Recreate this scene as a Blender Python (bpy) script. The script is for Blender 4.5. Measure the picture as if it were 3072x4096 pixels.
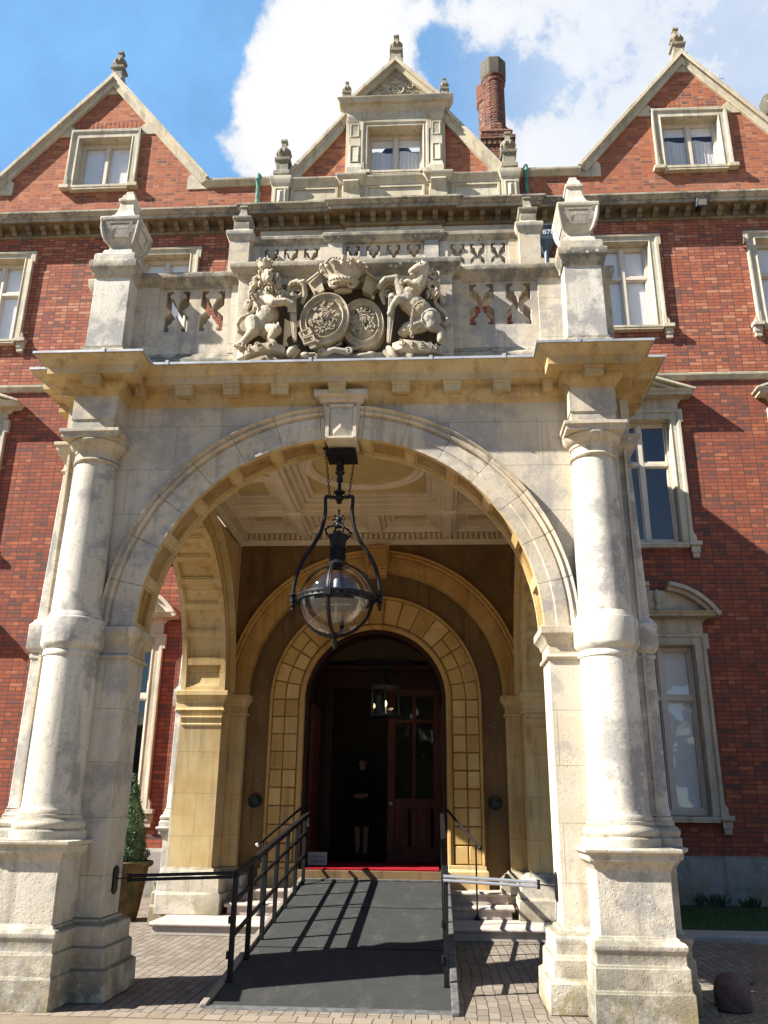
import bpy, bmesh, math, random
from mathutils import Vector, Matrix
from mathutils.geometry import tessellate_polygon
PI = math.pi
rnd = random.Random(7)
for o in list(bpy.data.objects): bpy.data.objects.remove(o)
S = bpy.context.scene
COL = S.collection

# ------------------------------------------------------------------ camera
cam = bpy.data.cameras.new('camera')
cam.sensor_fit = 'VERTICAL'; cam.sensor_height = 36.0; cam.lens = 3392.6366/4096*36
cam.clip_start = .05; cam.clip_end = 3000
camo = bpy.data.objects.new('camera', cam); COL.objects.link(camo)
r_ = Vector((.99818646, .05924454, .01067087)); u_ = Vector((.00943199, -.3289959, .94428425)); f_ = Vector((-.05945436, .9424711, .32895805))
camo.matrix_world = Matrix(((r_.x, u_.x, -f_.x, .92226), (r_.y, u_.y, -f_.y, -7.75751), (r_.z, u_.z, -f_.z, 1.52), (0, 0, 0, 1)))
S.camera = camo

# ------------------------------------------------------------------ sky with clouds, sun, exposure
SUN_DIR = Vector((-.975, -.335, .85)).normalized()
SKY_STRENGTH = .05
S.view_settings.view_transform = 'Standard'; S.view_settings.look = 'None'
S.view_settings.exposure = 1.62; S.view_settings.gamma = 1.0
try:
    S.cycles.max_bounces = 10; S.cycles.diffuse_bounces = 5; S.cycles.glossy_bounces = 4
    S.cycles.transparent_max_bounces = 16; S.cycles.caustics_reflective = False; S.cycles.caustics_refractive = False
except Exception: pass

class NT:
    """small helper for wiring shader nodes"""
    def __init__(s, tree): s.t = tree; s.n = tree.nodes; s.l = tree.links
    def put(s, sock, v):
        if hasattr(v, 'is_output'): s.l.new(v, sock)
        else: sock.default_value = v
    def node(s, typ, **kw):
        n = s.n.new(typ)
        for k, v in kw.items(): setattr(n, k, v)
        return n
    def math(s, op, a, b=None, c=None, clamp=False):
        n = s.node('ShaderNodeMath', operation=op, use_clamp=clamp)
        for i, v in enumerate((a, b, c)):
            if v is not None: s.put(n.inputs[i], v)
        return n.outputs[0]
    def vmath(s, op, a, b=None, out=0):
        n = s.node('ShaderNodeVectorMath', operation=op); s.put(n.inputs[0], a)
        if b is not None:
            if op == 'SCALE': s.put(n.inputs[3], b)
            else: s.put(n.inputs[1], b)
        return n.outputs[1 if op == 'DOT_PRODUCT' else out]
    def noise(s, vec, scale, detail=4, rough=.55, dist=0):
        n = s.node('ShaderNodeTexNoise'); s.put(n.inputs['Vector'], vec); n.inputs['Scale'].default_value = scale
        n.inputs['Detail'].default_value = detail; n.inputs['Roughness'].default_value = rough; n.inputs['Distortion'].default_value = dist
        return n.outputs['Fac']
    def vor(s, vec, scale, feature='F1', out='Distance', rnd=1):
        n = s.node('ShaderNodeTexVoronoi', feature=feature); s.put(n.inputs['Vector'], vec); n.inputs['Scale'].default_value = scale
        n.inputs['Randomness'].default_value = rnd
        return n.outputs[out]
    def ramp(s, fac, stops, interp='LINEAR'):
        n = s.node('ShaderNodeValToRGB'); s.put(n.inputs[0], fac); cr = n.color_ramp; cr.interpolation = interp
        while len(cr.elements) < len(stops): cr.elements.new(.5)
        for e, (p, c) in zip(cr.elements, stops):
            e.position = p; e.color = (c, c, c, 1) if isinstance(c, (int, float)) else (*c, 1)
        return n.outputs[0]
    def smooth(s, v, a, b, lo=0, hi=1):
        n = s.node('ShaderNodeMapRange', interpolation_type='SMOOTHSTEP'); s.put(n.inputs[0], v)
        for i, x in zip((1, 2, 3, 4), (a, b, lo, hi)): n.inputs[i].default_value = x
        return n.outputs[0]
    def mix(s, fac, a, b, mode='MIX'):
        n = s.node('ShaderNodeMix', data_type='RGBA', blend_type=mode); s.put(n.inputs[0], fac)
        for i, v in ((6, a), (7, b)):
            s.put(n.inputs[i], (*v, 1) if isinstance(v, tuple) and len(v) == 3 else v)
        return n.outputs[2]
    def sepxyz(s, v):
        n = s.node('ShaderNodeSeparateXYZ'); s.put(n.inputs[0], v); return n.outputs
    def comb(s, x, y, z):
        n = s.node('ShaderNodeCombineXYZ')
        for i, v in enumerate((x, y, z)): s.put(n.inputs[i], v)
        return n.outputs[0]

W = bpy.data.worlds.new('World'); S.world = W; W.use_nodes = True
w = NT(W.node_tree); W.node_tree.nodes.clear()
sky = w.node('ShaderNodeTexSky', sky_type='NISHITA'); sky.sun_disc = False
sky.sun_elevation = math.radians(39.5); sky.sun_rotation = math.atan2(SUN_DIR.x, SUN_DIR.y)
sky.air_density = 1.0; sky.dust_density = .15; sky.ozone_density = 1.4
gen = w.node('ShaderNodeTexCoord').outputs['Generated']
dirv = w.vmath('NORMALIZE', gen)
n1 = w.noise(dirv, 7.5, 10, .62, .2); n2 = w.noise(dirv, 24, 8, .65); n3 = w.noise(w.vmath('ADD', dirv, (3.1, 1.7, .4)), 3.2, 5, .5)
dens = w.math('ADD', w.math('MULTIPLY', w.math('SUBTRACT', n1, .5), 3.6), w.math('MULTIPLY', w.math('SUBTRACT', n2, .5), 2.6))
LOBES = [  # direction, inner radius, outer radius (deg), weight: white banks (+) and clear gaps (-)
    ((-.114, .709, .696), 2.5, 8, 1.0), ((-.19, .714, .675), 1.5, 6.0, 1.0), ((-.06, .690, .72), 2.5, 6.5, .9), ((-.145, .672, .726), 1.2, 4.6, .8), ((-.07, .63, .77), 1.5, 6.5, .5),
    ((-.172, .634, .755), .8, 4.0, .35), ((-.36, .64, .68), 8, 15, -1.6), ((-.31, .72, .62), 4, 8.5, -1.2), ((-.28, .64, .72), 2.5, 6.5, -.7), ((-.222, .655, .722), .8, 3.2, -.5),
    ((.002, .676, .737), .3, 2.0, -.8), ((.028, .70, .713), .4, 2.0, -.6), ((.118, .75, .65), 1.2, 5.2, 1.2),
    ((.17, .655, .737), 3, 10, .55), ((.22, .69, .69), 3, 9, .45), ((.121, .704, .70), .6, 2.6, -.7), ((.15, .72, .675), .5, 2.2, -.2), ((.06, .655, .753), 1.2, 4.0, .5), ((-.28, .652, .705), .05, .9, .75),
    ((-.222, .700, .678), .6, 3.6, 1.0), ((-.205, .725, .657), .6, 3.0, .6), ((.09, .69, .72), .6, 3.2, -.45), ((.27, .71, .65), 1, 4, -.5),
    ((.05, -.8, .6), 10, 28, -.5), ((.2, -.95, .25), 6, 22, .5)]
for d, a, b, wt in LOBES:
    dn = Vector(d).normalized()
    dot = w.vmath('DOT_PRODUCT', dirv, tuple(dn))
    dens = w.math('ADD', dens, w.smooth(dot, math.cos(math.radians(b)), math.cos(math.radians(a)), 0, wt))
mask = w.smooth(dens, -.05, .85)
veil = w.math('MULTIPLY', w.smooth(w.sepxyz(dirv)[0], -.05, .25), w.smooth(n3, .35, .65, .55, .88))
mask = w.math('MULTIPLY', w.math('MAXIMUM', mask, veil), w.smooth(w.sepxyz(dirv)[1], -.3, .25, .12, 1))
dz = w.sepxyz(dirv)[2]
shade = w.smooth(w.math('ADD', w.math('MULTIPLY', w.math('SUBTRACT', n3, .5), 1.2), w.math('MULTIPLY', dens, .42)), -.12, .75)
greyside = w.smooth(w.sepxyz(dirv)[0], .0, .2)
ccol = w.mix(shade, (4.3, 4.7, 5.5), (6.5, 6.55, 6.65))
ccol = w.mix(w.math('MULTIPLY', greyside, .55), ccol, (5.0, 5.5, 6.4))
skyc = w.mix(1.0, sky.outputs[0], (.80, .98, 1.16), 'MULTIPLY')
thin = w.math('MULTIPLY', w.smooth(w.sepxyz(dirv)[1], .0, .7), w.smooth(n1, .25, .75, .34, .52))
skyc = w.mix(thin, skyc, (2.6, 5.7, 9.6))
colr = w.mix(mask, skyc, ccol)
bg = w.node('ShaderNodeBackground'); w.put(bg.inputs[0], colr); bg.inputs[1].default_value = SKY_STRENGTH
w.l.new(bg.outputs[0], w.node('ShaderNodeOutputWorld').inputs[0])

sl = bpy.data.lights.new('sun', 'SUN'); sl.energy = 5.0; sl.angle = math.radians(.53); sl.color = (1, .955, .885)
so = bpy.data.objects.new('sun', sl); COL.objects.link(so)
so.rotation_euler = (-SUN_DIR).to_track_quat('-Z', 'Y').to_euler(); so.location = SUN_DIR*60

# ------------------------------------------------------------------ materials
def new_mat(name):
    m = bpy.data.materials.new(name); m.use_nodes = True; m.node_tree.nodes.clear()
    t = NT(m.node_tree); b = t.node('ShaderNodeBsdfPrincipled'); o = t.node('ShaderNodeOutputMaterial')
    t.l.new(b.outputs[0], o.inputs[0]); return m, t, b, o
def pos(t): return t.node('ShaderNodeNewGeometry').outputs['Position']
def bump(t, b, h, strength=.3, dist=.01):
    n = t.node('ShaderNodeBump'); n.inputs['Strength'].default_value = strength; n.inputs['Distance'].default_value = dist
    t.put(n.inputs['Height'], h); t.l.new(n.outputs[0], b.inputs['Normal'])

def stone(name, c1, c2, grey=(.27, .255, .235), lichen=.45, speck=.5, top=.8, joint=None, low=True, rough=.85, stain=(.36, .22, .085), stain_amt=.35, pit=.35, streak=.5):
    m, t, b, o = new_mat(name); P = pos(t); x, y, z = t.sepxyz(P)
    n = t.noise(P, 1.3, 5, .6); f = t.noise(P, 6, 6, .65); g = t.noise(P, 34, 5, .7)
    blk = t.noise(t.comb(t.math('MULTIPLY', x, .9), t.math('MULTIPLY', y, .9), t.math('SNAP', z, .46)), 1.1, 2, .5)
    c = t.mix(t.smooth(n, .33, .68), c1, c2)
    c = t.mix(t.math('MULTIPLY', t.smooth(blk, .42, .62), .45), c, tuple(min(1, v*1.12) for v in c1))
    c = t.mix(t.math('MULTIPLY', t.smooth(t.noise(t.comb(x, y, t.math('MULTIPLY', z, .35)), 3.1, 6, .6, .4), .52, .74), stain_amt), c, stain)
    sk = t.noise(t.comb(t.math('MULTIPLY', x, 7), t.math('MULTIPLY', y, 7), t.math('MULTIPLY', z, .55)), 1, 4, .6)
    c = t.mix(t.math('MULTIPLY', t.smooth(sk, .50, .70), streak), c, tuple(v*.40 for v in c2))
    gm = t.math('MULTIPLY', t.smooth(t.math('ADD', t.noise(t.vmath('ADD', P, (7, 3, 1)), 1.6, 5, .6), t.math('MULTIPLY', t.math('SUBTRACT', f, .5), .6)), .46, .62), lichen)
    c = t.mix(gm, c, grey)
    c = t.mix(t.math('MULTIPLY', t.smooth(g, .52, .7), speck*.75), c, tuple(v*.52 for v in grey))
    wl = t.math('MULTIPLY', t.smooth(t.vor(P, 13), .32, .10), t.smooth(f, .5, .66))
    c = t.mix(t.math('MULTIPLY', wl, speck), c, (.62, .60, .55))
    if joint:
        jw, jh, ax = joint
        br = t.node('ShaderNodeTexBrick'); br.offset = .5
        hx = t.math('ADD', x, .31) if ax == 'x' else (y if ax == 'y' else t.math('ADD', x, y))
        t.put(br.inputs['Vector'], t.comb(hx, z, 0.0)); br.inputs['Scale'].default_value = 1
        br.inputs['Brick Width'].default_value = jw; br.inputs['Row Height'].default_value = jh; br.inputs['Mortar Size'].default_value = .0035; br.inputs['Mortar Smooth'].default_value = .6
        br.inputs['Color1'].default_value = (0, 0, 0, 1); br.inputs['Color2'].default_value = (1, 1, 1, 1)
        tone = t.node('ShaderNodeSeparateColor'); t.put(tone.inputs[0], br.outputs['Color'])
        c = t.mix(t.math('MULTIPLY', t.smooth(tone.outputs[0], .0, 1.0), .22), c, tuple(min(1, v*1.25) for v in c1))
        c = t.mix(t.math('MULTIPLY', br.outputs['Fac'], .62), c, tuple(v*.32 for v in c2))
    nz = t.sepxyz(t.node('ShaderNodeNewGeometry').outputs['Normal'])[2]
    if top > 0:  # black and olive lichen growing on ledges
        tm = t.math('MULTIPLY', t.smooth(nz, .35, .8), t.smooth(t.math('ADD', n, t.math('MULTIPLY', f, .6)), .62, .9))
        c = t.mix(t.math('MULTIPLY', tm, top), c, t.mix(f, (.085, .082, .068), (.17, .155, .09)))
    if low:      # moss and splash stains on the lowest courses
        lm = t.math('MULTIPLY', t.smooth(t.math('ADD', z, t.math('MULTIPLY', f, .5)), .95, .25), t.smooth(t.noise(P, 3.1, 6, .7), .40, .56))
        c = t.mix(t.math('MULTIPLY', lm, .85), c, t.mix(t.smooth(n, .4, .6), (.23, .18, .075), (.13, .12, .085)))
    t.put(b.inputs['Base Color'], c); b.inputs['Roughness'].default_value = rough; b.inputs['Specular IOR Level'].default_value = .25
    h = t.math('ADD', t.math('MULTIPLY', f, .6), t.math('MULTIPLY', g, .55)); h = t.math('SUBTRACT', h, t.math('MULTIPLY', t.smooth(t.vor(P, 26), .22, .05), .6))
    if joint: h = t.math('SUBTRACT', h, t.math('MULTIPLY', br.outputs['Fac'], .8))
    bump(t, b, h, pit, .012); return m

def brick(name, tint=(1, 1, 1), dark=1.0):
    m, t, b, o = new_mat(name); P = pos(t); x, y, z = t.sepxyz(P)
    wob = t.math('MULTIPLY', t.math('SUBTRACT', t.noise(P, 9, 3), .5), .014)
    br = t.node('ShaderNodeTexBrick'); br.offset = .5; br.offset_frequency = 2; br.squash = 2.0; br.squash_frequency = 2
    t.put(br.inputs['Vector'], t.comb(t.math('ADD', t.math('ADD', x, y), wob), t.math('ADD', z, wob), 0.0)); br.inputs['Scale'].default_value = 1
    br.inputs['Brick Width'].default_value = .134; br.inputs['Row Height'].default_value = .0785
    br.inputs['Mortar Size'].default_value = .0082; br.inputs['Mortar Smooth'].default_value = .35; br.inputs['Bias'].default_value = 0
    br.inputs['Color1'].default_value = (0, 0, 0, 1); br.inputs['Color2'].default_value = (1, 1, 1, 1); br.inputs['Mortar'].default_value = (.5, .5, .5, 1)
    s = t.node('ShaderNodeSeparateColor'); t.put(s.inputs[0], br.outputs['Color']); v = s.outputs[0]
    n = t.noise(P, .55, 4, .6); f = t.noise(P, 30, 4, .7); pz = t.noise(t.vmath('ADD', P, (4, 9, 2)), 1.7, 3, .5)
    v2 = t.math('ADD', v, t.math('MULTIPLY', t.math('SUBTRACT', pz, .5), .5), clamp=True)
    k = lambda r, g, bb: (r*tint[0]*dark, g*tint[1]*dark, bb*tint[2]*dark)
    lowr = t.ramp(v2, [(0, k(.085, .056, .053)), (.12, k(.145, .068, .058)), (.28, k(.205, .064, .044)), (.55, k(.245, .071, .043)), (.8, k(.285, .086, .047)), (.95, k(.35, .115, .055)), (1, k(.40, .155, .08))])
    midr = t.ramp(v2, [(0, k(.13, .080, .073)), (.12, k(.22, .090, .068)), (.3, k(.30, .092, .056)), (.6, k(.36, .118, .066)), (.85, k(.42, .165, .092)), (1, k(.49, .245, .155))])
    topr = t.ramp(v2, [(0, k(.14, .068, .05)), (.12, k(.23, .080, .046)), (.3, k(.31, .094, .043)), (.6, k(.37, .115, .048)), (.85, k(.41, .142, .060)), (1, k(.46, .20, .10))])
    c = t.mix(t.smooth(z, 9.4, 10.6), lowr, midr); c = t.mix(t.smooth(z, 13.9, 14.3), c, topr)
    c = t.mix(t.math('MULTIPLY', t.smooth(n, .4, .7), .25), c, k(.33, .10, .055))
    c = t.mix(t.math('MULTIPLY', f, .5), c, k(.16, .05, .034))
    c = t.mix(t.math('MULTIPLY', t.smooth(t.noise(t.vmath('ADD', P, (1, 5, 3)), .8, 5, .65), .58, .78), .28), c, (.40, .28, .22))
    mc = t.mix(t.smooth(z, 13.9, 14.3), t.mix(n, (.10, .068, .052), (.06, .042, .035)), t.mix(n, (.30, .22, .17), (.16, .11, .085)))
    c = t.mix(br.outputs['Fac'], c, mc)
    t.put(b.inputs['Base Color'], c); b.inputs['Roughness'].default_value = .88; b.inputs['Specular IOR Level'].default_value = .2
    bump(t, b, t.math('SUBTRACT', t.math('ADD', t.math('MULTIPLY', f, .35), t.math('MULTIPLY', v, .25)), br.outputs['Fac']), .55, .008); return m

def plain(name, col, rough=.6, var=.15, scale=8, metal=0, spec=.4, bmp=.12, bscale=40, col2=None, streak=False):
    m, t, b, o = new_mat(name); P = pos(t)
    if streak: P2 = t.vmath('MULTIPLY', P, (1, 1, .25))
    else: P2 = P
    n = t.noise(P2, scale, 5, .6); c2 = col2 or tuple(max(0, v*(1-var*2)) for v in col)
    t.put(b.inputs['Base Color'], t.mix(t.smooth(n, .35, .68), col, c2)); b.inputs['Roughness'].default_value = rough
    b.inputs['Metallic'].default_value = metal; b.inputs['Specular IOR Level'].default_value = spec
    if bmp: bump(t, b, t.noise(P, bscale, 4, .6), bmp, .006)
    return m

M = {}
CREAM, WARM = (.53, .47, .37), (.46, .375, .25)
M['stone'] = stone('weathered limestone', CREAM, WARM, lichen=.75)
M['ashlar'] = stone('limestone ashlar', CREAM, (.46, .39, .28), joint=(.92, .47, 'x'), lichen=.7)
M['column'] = stone('column limestone', (.56, .52, .44), (.49, .44, .355), lichen=.85, speck=.6, stain_amt=.25, pit=.3)
M['plinth'] = stone('plinth limestone', (.54, .49, .395), (.43, .37, .27), lichen=.65, speck=.6, stain_amt=.4, pit=.6)
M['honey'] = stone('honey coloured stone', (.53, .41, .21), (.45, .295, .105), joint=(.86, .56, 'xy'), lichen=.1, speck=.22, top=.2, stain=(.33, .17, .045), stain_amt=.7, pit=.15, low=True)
M['cornice'] = stone('stained cornice stone', (.53, .41, .22), (.40, .25, .085), lichen=.25, speck=.4, top=.75, stain=(.23, .13, .05), stain_amt=.55, low=False)
M['eaves'] = stone('dark eaves stone', (.25, .19, .11), (.15, .11, .06), lichen=.6, speck=.5, top=.9, grey=(.11, .1, .085), stain=(.10, .075, .05), stain_amt=.7, low=False)  # underside and modillions coloured darker than the fascia above
M['housestone'] = stone('house dressing stone', (.53, .47, .35), (.46, .385, .26), lichen=.35, speck=.35, top=.8, low=False)
M['carved'] = stone('carved limestone', (.49, .425, .315), (.39, .315, .20), lichen=.6, speck=.5, top=.5, low=False, grey=(.21, .2, .175), pit=.5)
M['railstone'] = stone('lichened coping stone', (.42, .365, .27), (.31, .255, .175), lichen=.85, speck=.9, top=.95, low=False, grey=(.13, .125, .105), stain=(.12, .10, .07), stain_amt=.6, pit=.7)
M['amber'] = stone('shaded honey stone', (.47, .30, .105), (.38, .205, .055), lichen=.08, speck=.2, top=0, low=False, stain=(.27, .13, .03), stain_amt=.6, pit=.15)  # shaded tone of the honey stone put into the colour
M['recess'] = stone('dark recess stone', (.36, .22, .075), (.25, .14, .045), lichen=.2, speck=.4, top=0, low=False, stain=(.12, .07, .025), stain_amt=.6)  # coffer beds coloured darker than the frames round them
M['darkground'] = stone('dark carved ground', (.17, .135, .09), (.11, .085, .055), lichen=.5, speck=.4, top=0, low=False, grey=(.1, .09, .075))  # plate behind the relief, darker than the carving
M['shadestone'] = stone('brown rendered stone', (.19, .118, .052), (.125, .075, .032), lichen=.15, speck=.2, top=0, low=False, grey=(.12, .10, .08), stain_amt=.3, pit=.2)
M['step'] = stone('pale step stone', (.42, .37, .32), (.37, .30, .25), lichen=.25, speck=.3, top=0, low=False, stain_amt=.1, pit=.2)
M['wallbase'] = stone('grey rendered plinth', (.33, .31, .27), (.27, .25, .215), lichen=.5, speck=.6, top=.6, low=True, grey=(.22, .22, .22), stain=(.14, .13, .1), stain_amt=.5)
M['finial'] = stone('lichened finial stone', (.30, .27, .205), (.24, .20, .13), lichen=.6, speck=.6, top=.9, low=False, grey=(.14, .135, .115), stain=(.2, .17, .07), stain_amt=.5, pit=.7)
M['capstone'] = stone('sooty chimney stone', (.115, .098, .07), (.085, .07, .05), lichen=.5, speck=.5, top=.5, low=False, grey=(.09, .085, .07), stain=(.08, .06, .04))
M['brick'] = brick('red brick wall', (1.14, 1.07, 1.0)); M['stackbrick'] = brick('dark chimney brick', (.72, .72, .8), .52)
M['lead'] = plain('grey lead sheet', (.42, .43, .44), .55, .2, 5, .25, col2=(.26, .27, .28))
M['slate'] = plain('roof slates', (.12, .115, .12), .7, .2, 6)
M['ceiling'] = plain('white ceiling plaster', (.70, .60, .45), .75, .06, 3)
M['ceilpanel'] = plain('yellow ceiling plaster', (.55, .42, .19), .8, .06, 3)
M['iron'] = plain('black painted iron', (.010, .010, .011), .45, .2, 30, 0, .18, .2, 60)
M['rail'] = plain('black powder coated steel', (.010, .010, .011), .5, .2, 18, 0, .22, .05)
M['chrome'] = plain('polished steel bar', (.62, .62, .64), .34, .05, 20, .85)
M['paint'] = plain('cream window paint', (.60, .52, .42), .45, .05, 6, bmp=.03)
M['blind'] = plain('white window blind', (.80, .79, .77), .8, .03, 2, bmp=0)
M['room'] = plain('dark room', (.03, .028, .026), .9, .1, 1, bmp=0)
M['wood'] = plain('red brown varnished wood', (.11, .032, .016), .5, .2, 5, 0, .2, .05, 30, streak=True)
M['darkwood'] = plain('dark stained wood', (.032, .011, .008), .5, .2, 5, 0, .2, .05, 30, streak=True)
M['hallplaster'] = plain('hall plaster', (.10, .075, .045), .8, .1, 2)
M['carpet'] = plain('red carpet', (.27, .010, .018), .95, .15, 60, 0, .1, .5, 300)
M['tar'] = plain('ramp grip surface', (.033, .034, .033), .8, .14, 7, 0, .25, .3, 220, col2=(.028, .029, .028))
def scuff():
    m = M['tar']; t = NT(m.node_tree); b = [n for n in m.node_tree.nodes if n.type == 'BSDF_PRINCIPLED'][0]; src = b.inputs['Base Color'].links[0].from_socket; P = pos(t); x, y, z = t.sepxyz(P)
    sc = t.math('MULTIPLY', t.smooth(t.noise(t.comb(t.math('MULTIPLY', x, 3), y, 0.0), 1.6, 7, .7), .48, .72), t.smooth(t.noise(P, 38, 4, .7), .4, .65))
    c = t.mix(t.math('MULTIPLY', sc, .75), src, (.10, .092, .08)); c = t.mix(t.math('MULTIPLY', t.smooth(t.vor(P, 9), .09, .03), .5), c, (.14, .125, .10))
    t.put(b.inputs['Base Color'], c)
scuff()
M['tarstrip'] = plain('worn grey edging', (.10, .10, .095), .8, .2, 10, col2=(.045, .045, .043))
M['rampedge'] = plain('weathered ramp edging', (.20, .165, .13), .8, .2, 6, col2=(.2, .17, .14))
M['terracotta'] = plain('mossy terracotta', (.115, .072, .030), .85, .3, 7, 0, .2, .4, 30, col2=(.045, .042, .018))
M['bark'] = plain('bark', (.07, .05, .03), .9)
M['granite'] = plain('dark red granite', (.15, .095, .078), .85, .25, 14, 0, .2, .8, 28, col2=(.085, .06, .052))
M['copper'] = plain('verdigris copper', (.10, .27, .21), .7, .2, 8, .1, col2=(.06, .13, .11))
M['gutter'] = plain('blue grey lead gutter', (.10, .13, .16), .5, .2, 8, .3)
M['gold'] = plain('pale raised letters', (.52, .55, .57), .6, .05)
M['skin'] = plain('skin', (.45, .27, .19), .5, .05, 10, bmp=.05)
M['cloth'] = plain('dark cloth', (.014, .014, .018), .9, .1, 30)
M['hair'] = plain('brown hair', (.05, .028, .016), .6, .2, 60)
M['leather'] = plain('black leather', (.012, .011, .011), .4)
M['kerb'] = stone('kerb stone', (.40, .37, .32), (.33, .29, .235), lichen=.4, speck=.5, top=0, low=False)
M['signboard'] = plain('white sign board', (.42, .41, .40), .6, .04, 5, bmp=0)
M['ink'] = plain('dark sign ink', (.03, .028, .028), .6, bmp=0)

def curtain_mat():
    m, t, b, o = new_mat('net curtain'); x, y, z = t.sepxyz(pos(t))
    n = t.noise(t.comb(t.math('MULTIPLY', x, 22), 0.0, t.math('MULTIPLY', z, 1.2)), 1, 3, .6)
    t.put(b.inputs['Base Color'], t.mix(n, (.62, .60, .58), (.88, .86, .84))); b.inputs['Roughness'].default_value = .9
    bump(t, b, n, .6, .03); return m
M['curtain'] = curtain_mat()
def glass_mat(name, base=.04, tint=(1, 1, 1)):
    m = bpy.data.materials.new(name); m.use_nodes = True; m.node_tree.nodes.clear(); t = NT(m.node_tree)
    tr = t.node('ShaderNodeBsdfTransparent'); tr.inputs[0].default_value = (*tint, 1)
    gl = t.node('ShaderNodeBsdfGlossy'); gl.inputs['Roughness'].default_value = .015
    P = pos(t); nb = t.node('ShaderNodeBump'); nb.inputs['Strength'].default_value = .06; nb.inputs['Distance'].default_value = .01; t.put(nb.inputs['Height'], t.noise(P, 2.2, 2)); t.l.new(nb.outputs[0], gl.inputs['Normal'])
    ge = t.node('ShaderNodeNewGeometry'); cosv = t.math('ABSOLUTE', t.vmath('DOT_PRODUCT', ge.outputs['Normal'], ge.outputs['Incoming']))
    fac = t.math('ADD', t.math('MULTIPLY', t.math('POWER', t.math('SUBTRACT', 1.0, cosv, clamp=True), 4.0), .9), base, clamp=True)
    mx = t.node('ShaderNodeMixShader'); t.put(mx.inputs[0], fac); t.l.new(tr.outputs[0], mx.inputs[1]); t.l.new(gl.outputs[0], mx.inputs[2])
    t.l.new(mx.outputs[0], t.node('ShaderNodeOutputMaterial').inputs[0]); return m
M['glass'] = glass_mat('window glass', .105); M['globe2'] = glass_mat('door glass', .04); M['globe'] = glass_mat('lantern glass', .13, (.93, .94, .92))
def emis(name, col, s):
    m = bpy.data.materials.new(name); m.use_nodes = True; m.node_tree.nodes.clear(); t = NT(m.node_tree)
    e = t.node('ShaderNodeEmission'); e.inputs[0].default_value = (*col, 1); e.inputs[1].default_value = s
    t.l.new(e.outputs[0], t.node('ShaderNodeOutputMaterial').inputs[0]); return m
M['bulb'] = emis('lit lamp bulb', (1, .72, .4), 6)
def paver_mat(name, c1, c2, c3, rw, rl, along='y', gap=.006, dark=(.07, .055, .045)):
    m, t, b, o = new_mat(name); P = pos(t); x, y, z = t.sepxyz(P)
    wob = t.math('ADD', t.math('MULTIPLY', t.math('SUBTRACT', t.noise(P, 5, 4), .5), .034), t.math('MULTIPLY', t.math('SUBTRACT', t.noise(P, .9, 2), .5), .10))
    a, c_ = (y, x) if along == 'y' else (x, y)
    br = t.node('ShaderNodeTexBrick'); br.offset = .5
    t.put(br.inputs['Vector'], t.comb(t.math('ADD', a, wob), t.math('ADD', c_, wob), 0.0)); br.inputs['Scale'].default_value = 1
    br.inputs['Brick Width'].default_value = rl; br.inputs['Row Height'].default_value = rw; br.inputs['Mortar Size'].default_value = gap; br.inputs['Mortar Smooth'].default_value = .75
    br.inputs['Color1'].default_value = (0, 0, 0, 1); br.inputs['Color2'].default_value = (1, 1, 1, 1); br.inputs['Mortar'].default_value = (.4, .4, .4, 1)
    s = t.node('ShaderNodeSeparateColor'); t.put(s.inputs[0], br.outputs['Color'])
    f = t.noise(P, 45, 5, .7); n = t.noise(P, 1.6, 4)
    c = t.ramp(s.outputs[0], [(0, c1), (.5, c2), (1, c3)]); c = t.mix(t.math('MULTIPLY', f, .4), c, tuple(v*.5 for v in c2)); c = t.mix(t.math('MULTIPLY', t.smooth(n, .45, .7), .4), c, c3)
    lines = t.smooth(t.math('ADD', br.outputs['Fac'], t.math('MULTIPLY', t.math('SUBTRACT', f, .5), .7)), .25, .9)
    c = t.mix(t.math('MULTIPLY', lines, .8), c, dark)
    t.put(b.inputs['Base Color'], c); b.inputs['Roughness'].default_value = .9; b.inputs['Specular IOR Level'].default_value = .2
    bump(t, b, t.math('SUBTRACT', t.math('ADD', t.math('MULTIPLY', f, .4), t.math('MULTIPLY', s.outputs[0], .3)), t.math('MULTIPLY', br.outputs['Fac'], 1.3)), 1.0, .014); return m
M['paver'] = paver_mat('worn brick pavers', (.155, .127, .098), (.195, .163, .128), (.235, .202, .162), .094, .2)
M['slabpath'] = paver_mat('buff paving slabs', (.19, .15, .10), (.225, .18, .125), (.26, .21, .155), .62, .43, 'x', .004, (.22, .17, .12))
M['setts'] = paver_mat('edge setts', (.19, .15, .105), (.23, .185, .135), (.27, .22, .17), .2, .145, 'x', .006)
def gravel_mat():
    m, t, b, o = new_mat('brown gravel'); P = pos(t); v = t.node('ShaderNodeTexVoronoi'); t.put(v.inputs['Vector'], P); v.inputs['Scale'].default_value = 42
    s = t.node('ShaderNodeSeparateColor'); t.put(s.inputs[0], v.outputs['Color'])
    c = t.ramp(s.outputs[0], [(0, (.10, .062, .034)), (.5, (.21, .135, .075)), (1, (.36, .26, .16))]); c = t.mix(t.noise(P, 2, 4), c, (.14, .10, .06))
    t.put(b.inputs['Base Color'], c); b.inputs['Roughness'].default_value = .95; bump(t, b, v.outputs['Distance'], .8, .012); return m
M['gravel'] = gravel_mat()
def leaf_mat(name, a, bcol):
    m, t, b, o = new_mat(name); P = pos(t); n = t.noise(P, 25, 3); oi = t.node('ShaderNodeNewGeometry').outputs['Random Per Island']
    t.put(b.inputs['Base Color'], t.mix(t.math('MULTIPLY', t.math('ADD', n, oi), .5), a, bcol)); b.inputs['Roughness'].default_value = .55; b.inputs['Specular IOR Level'].default_value = .35
    return m
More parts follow.
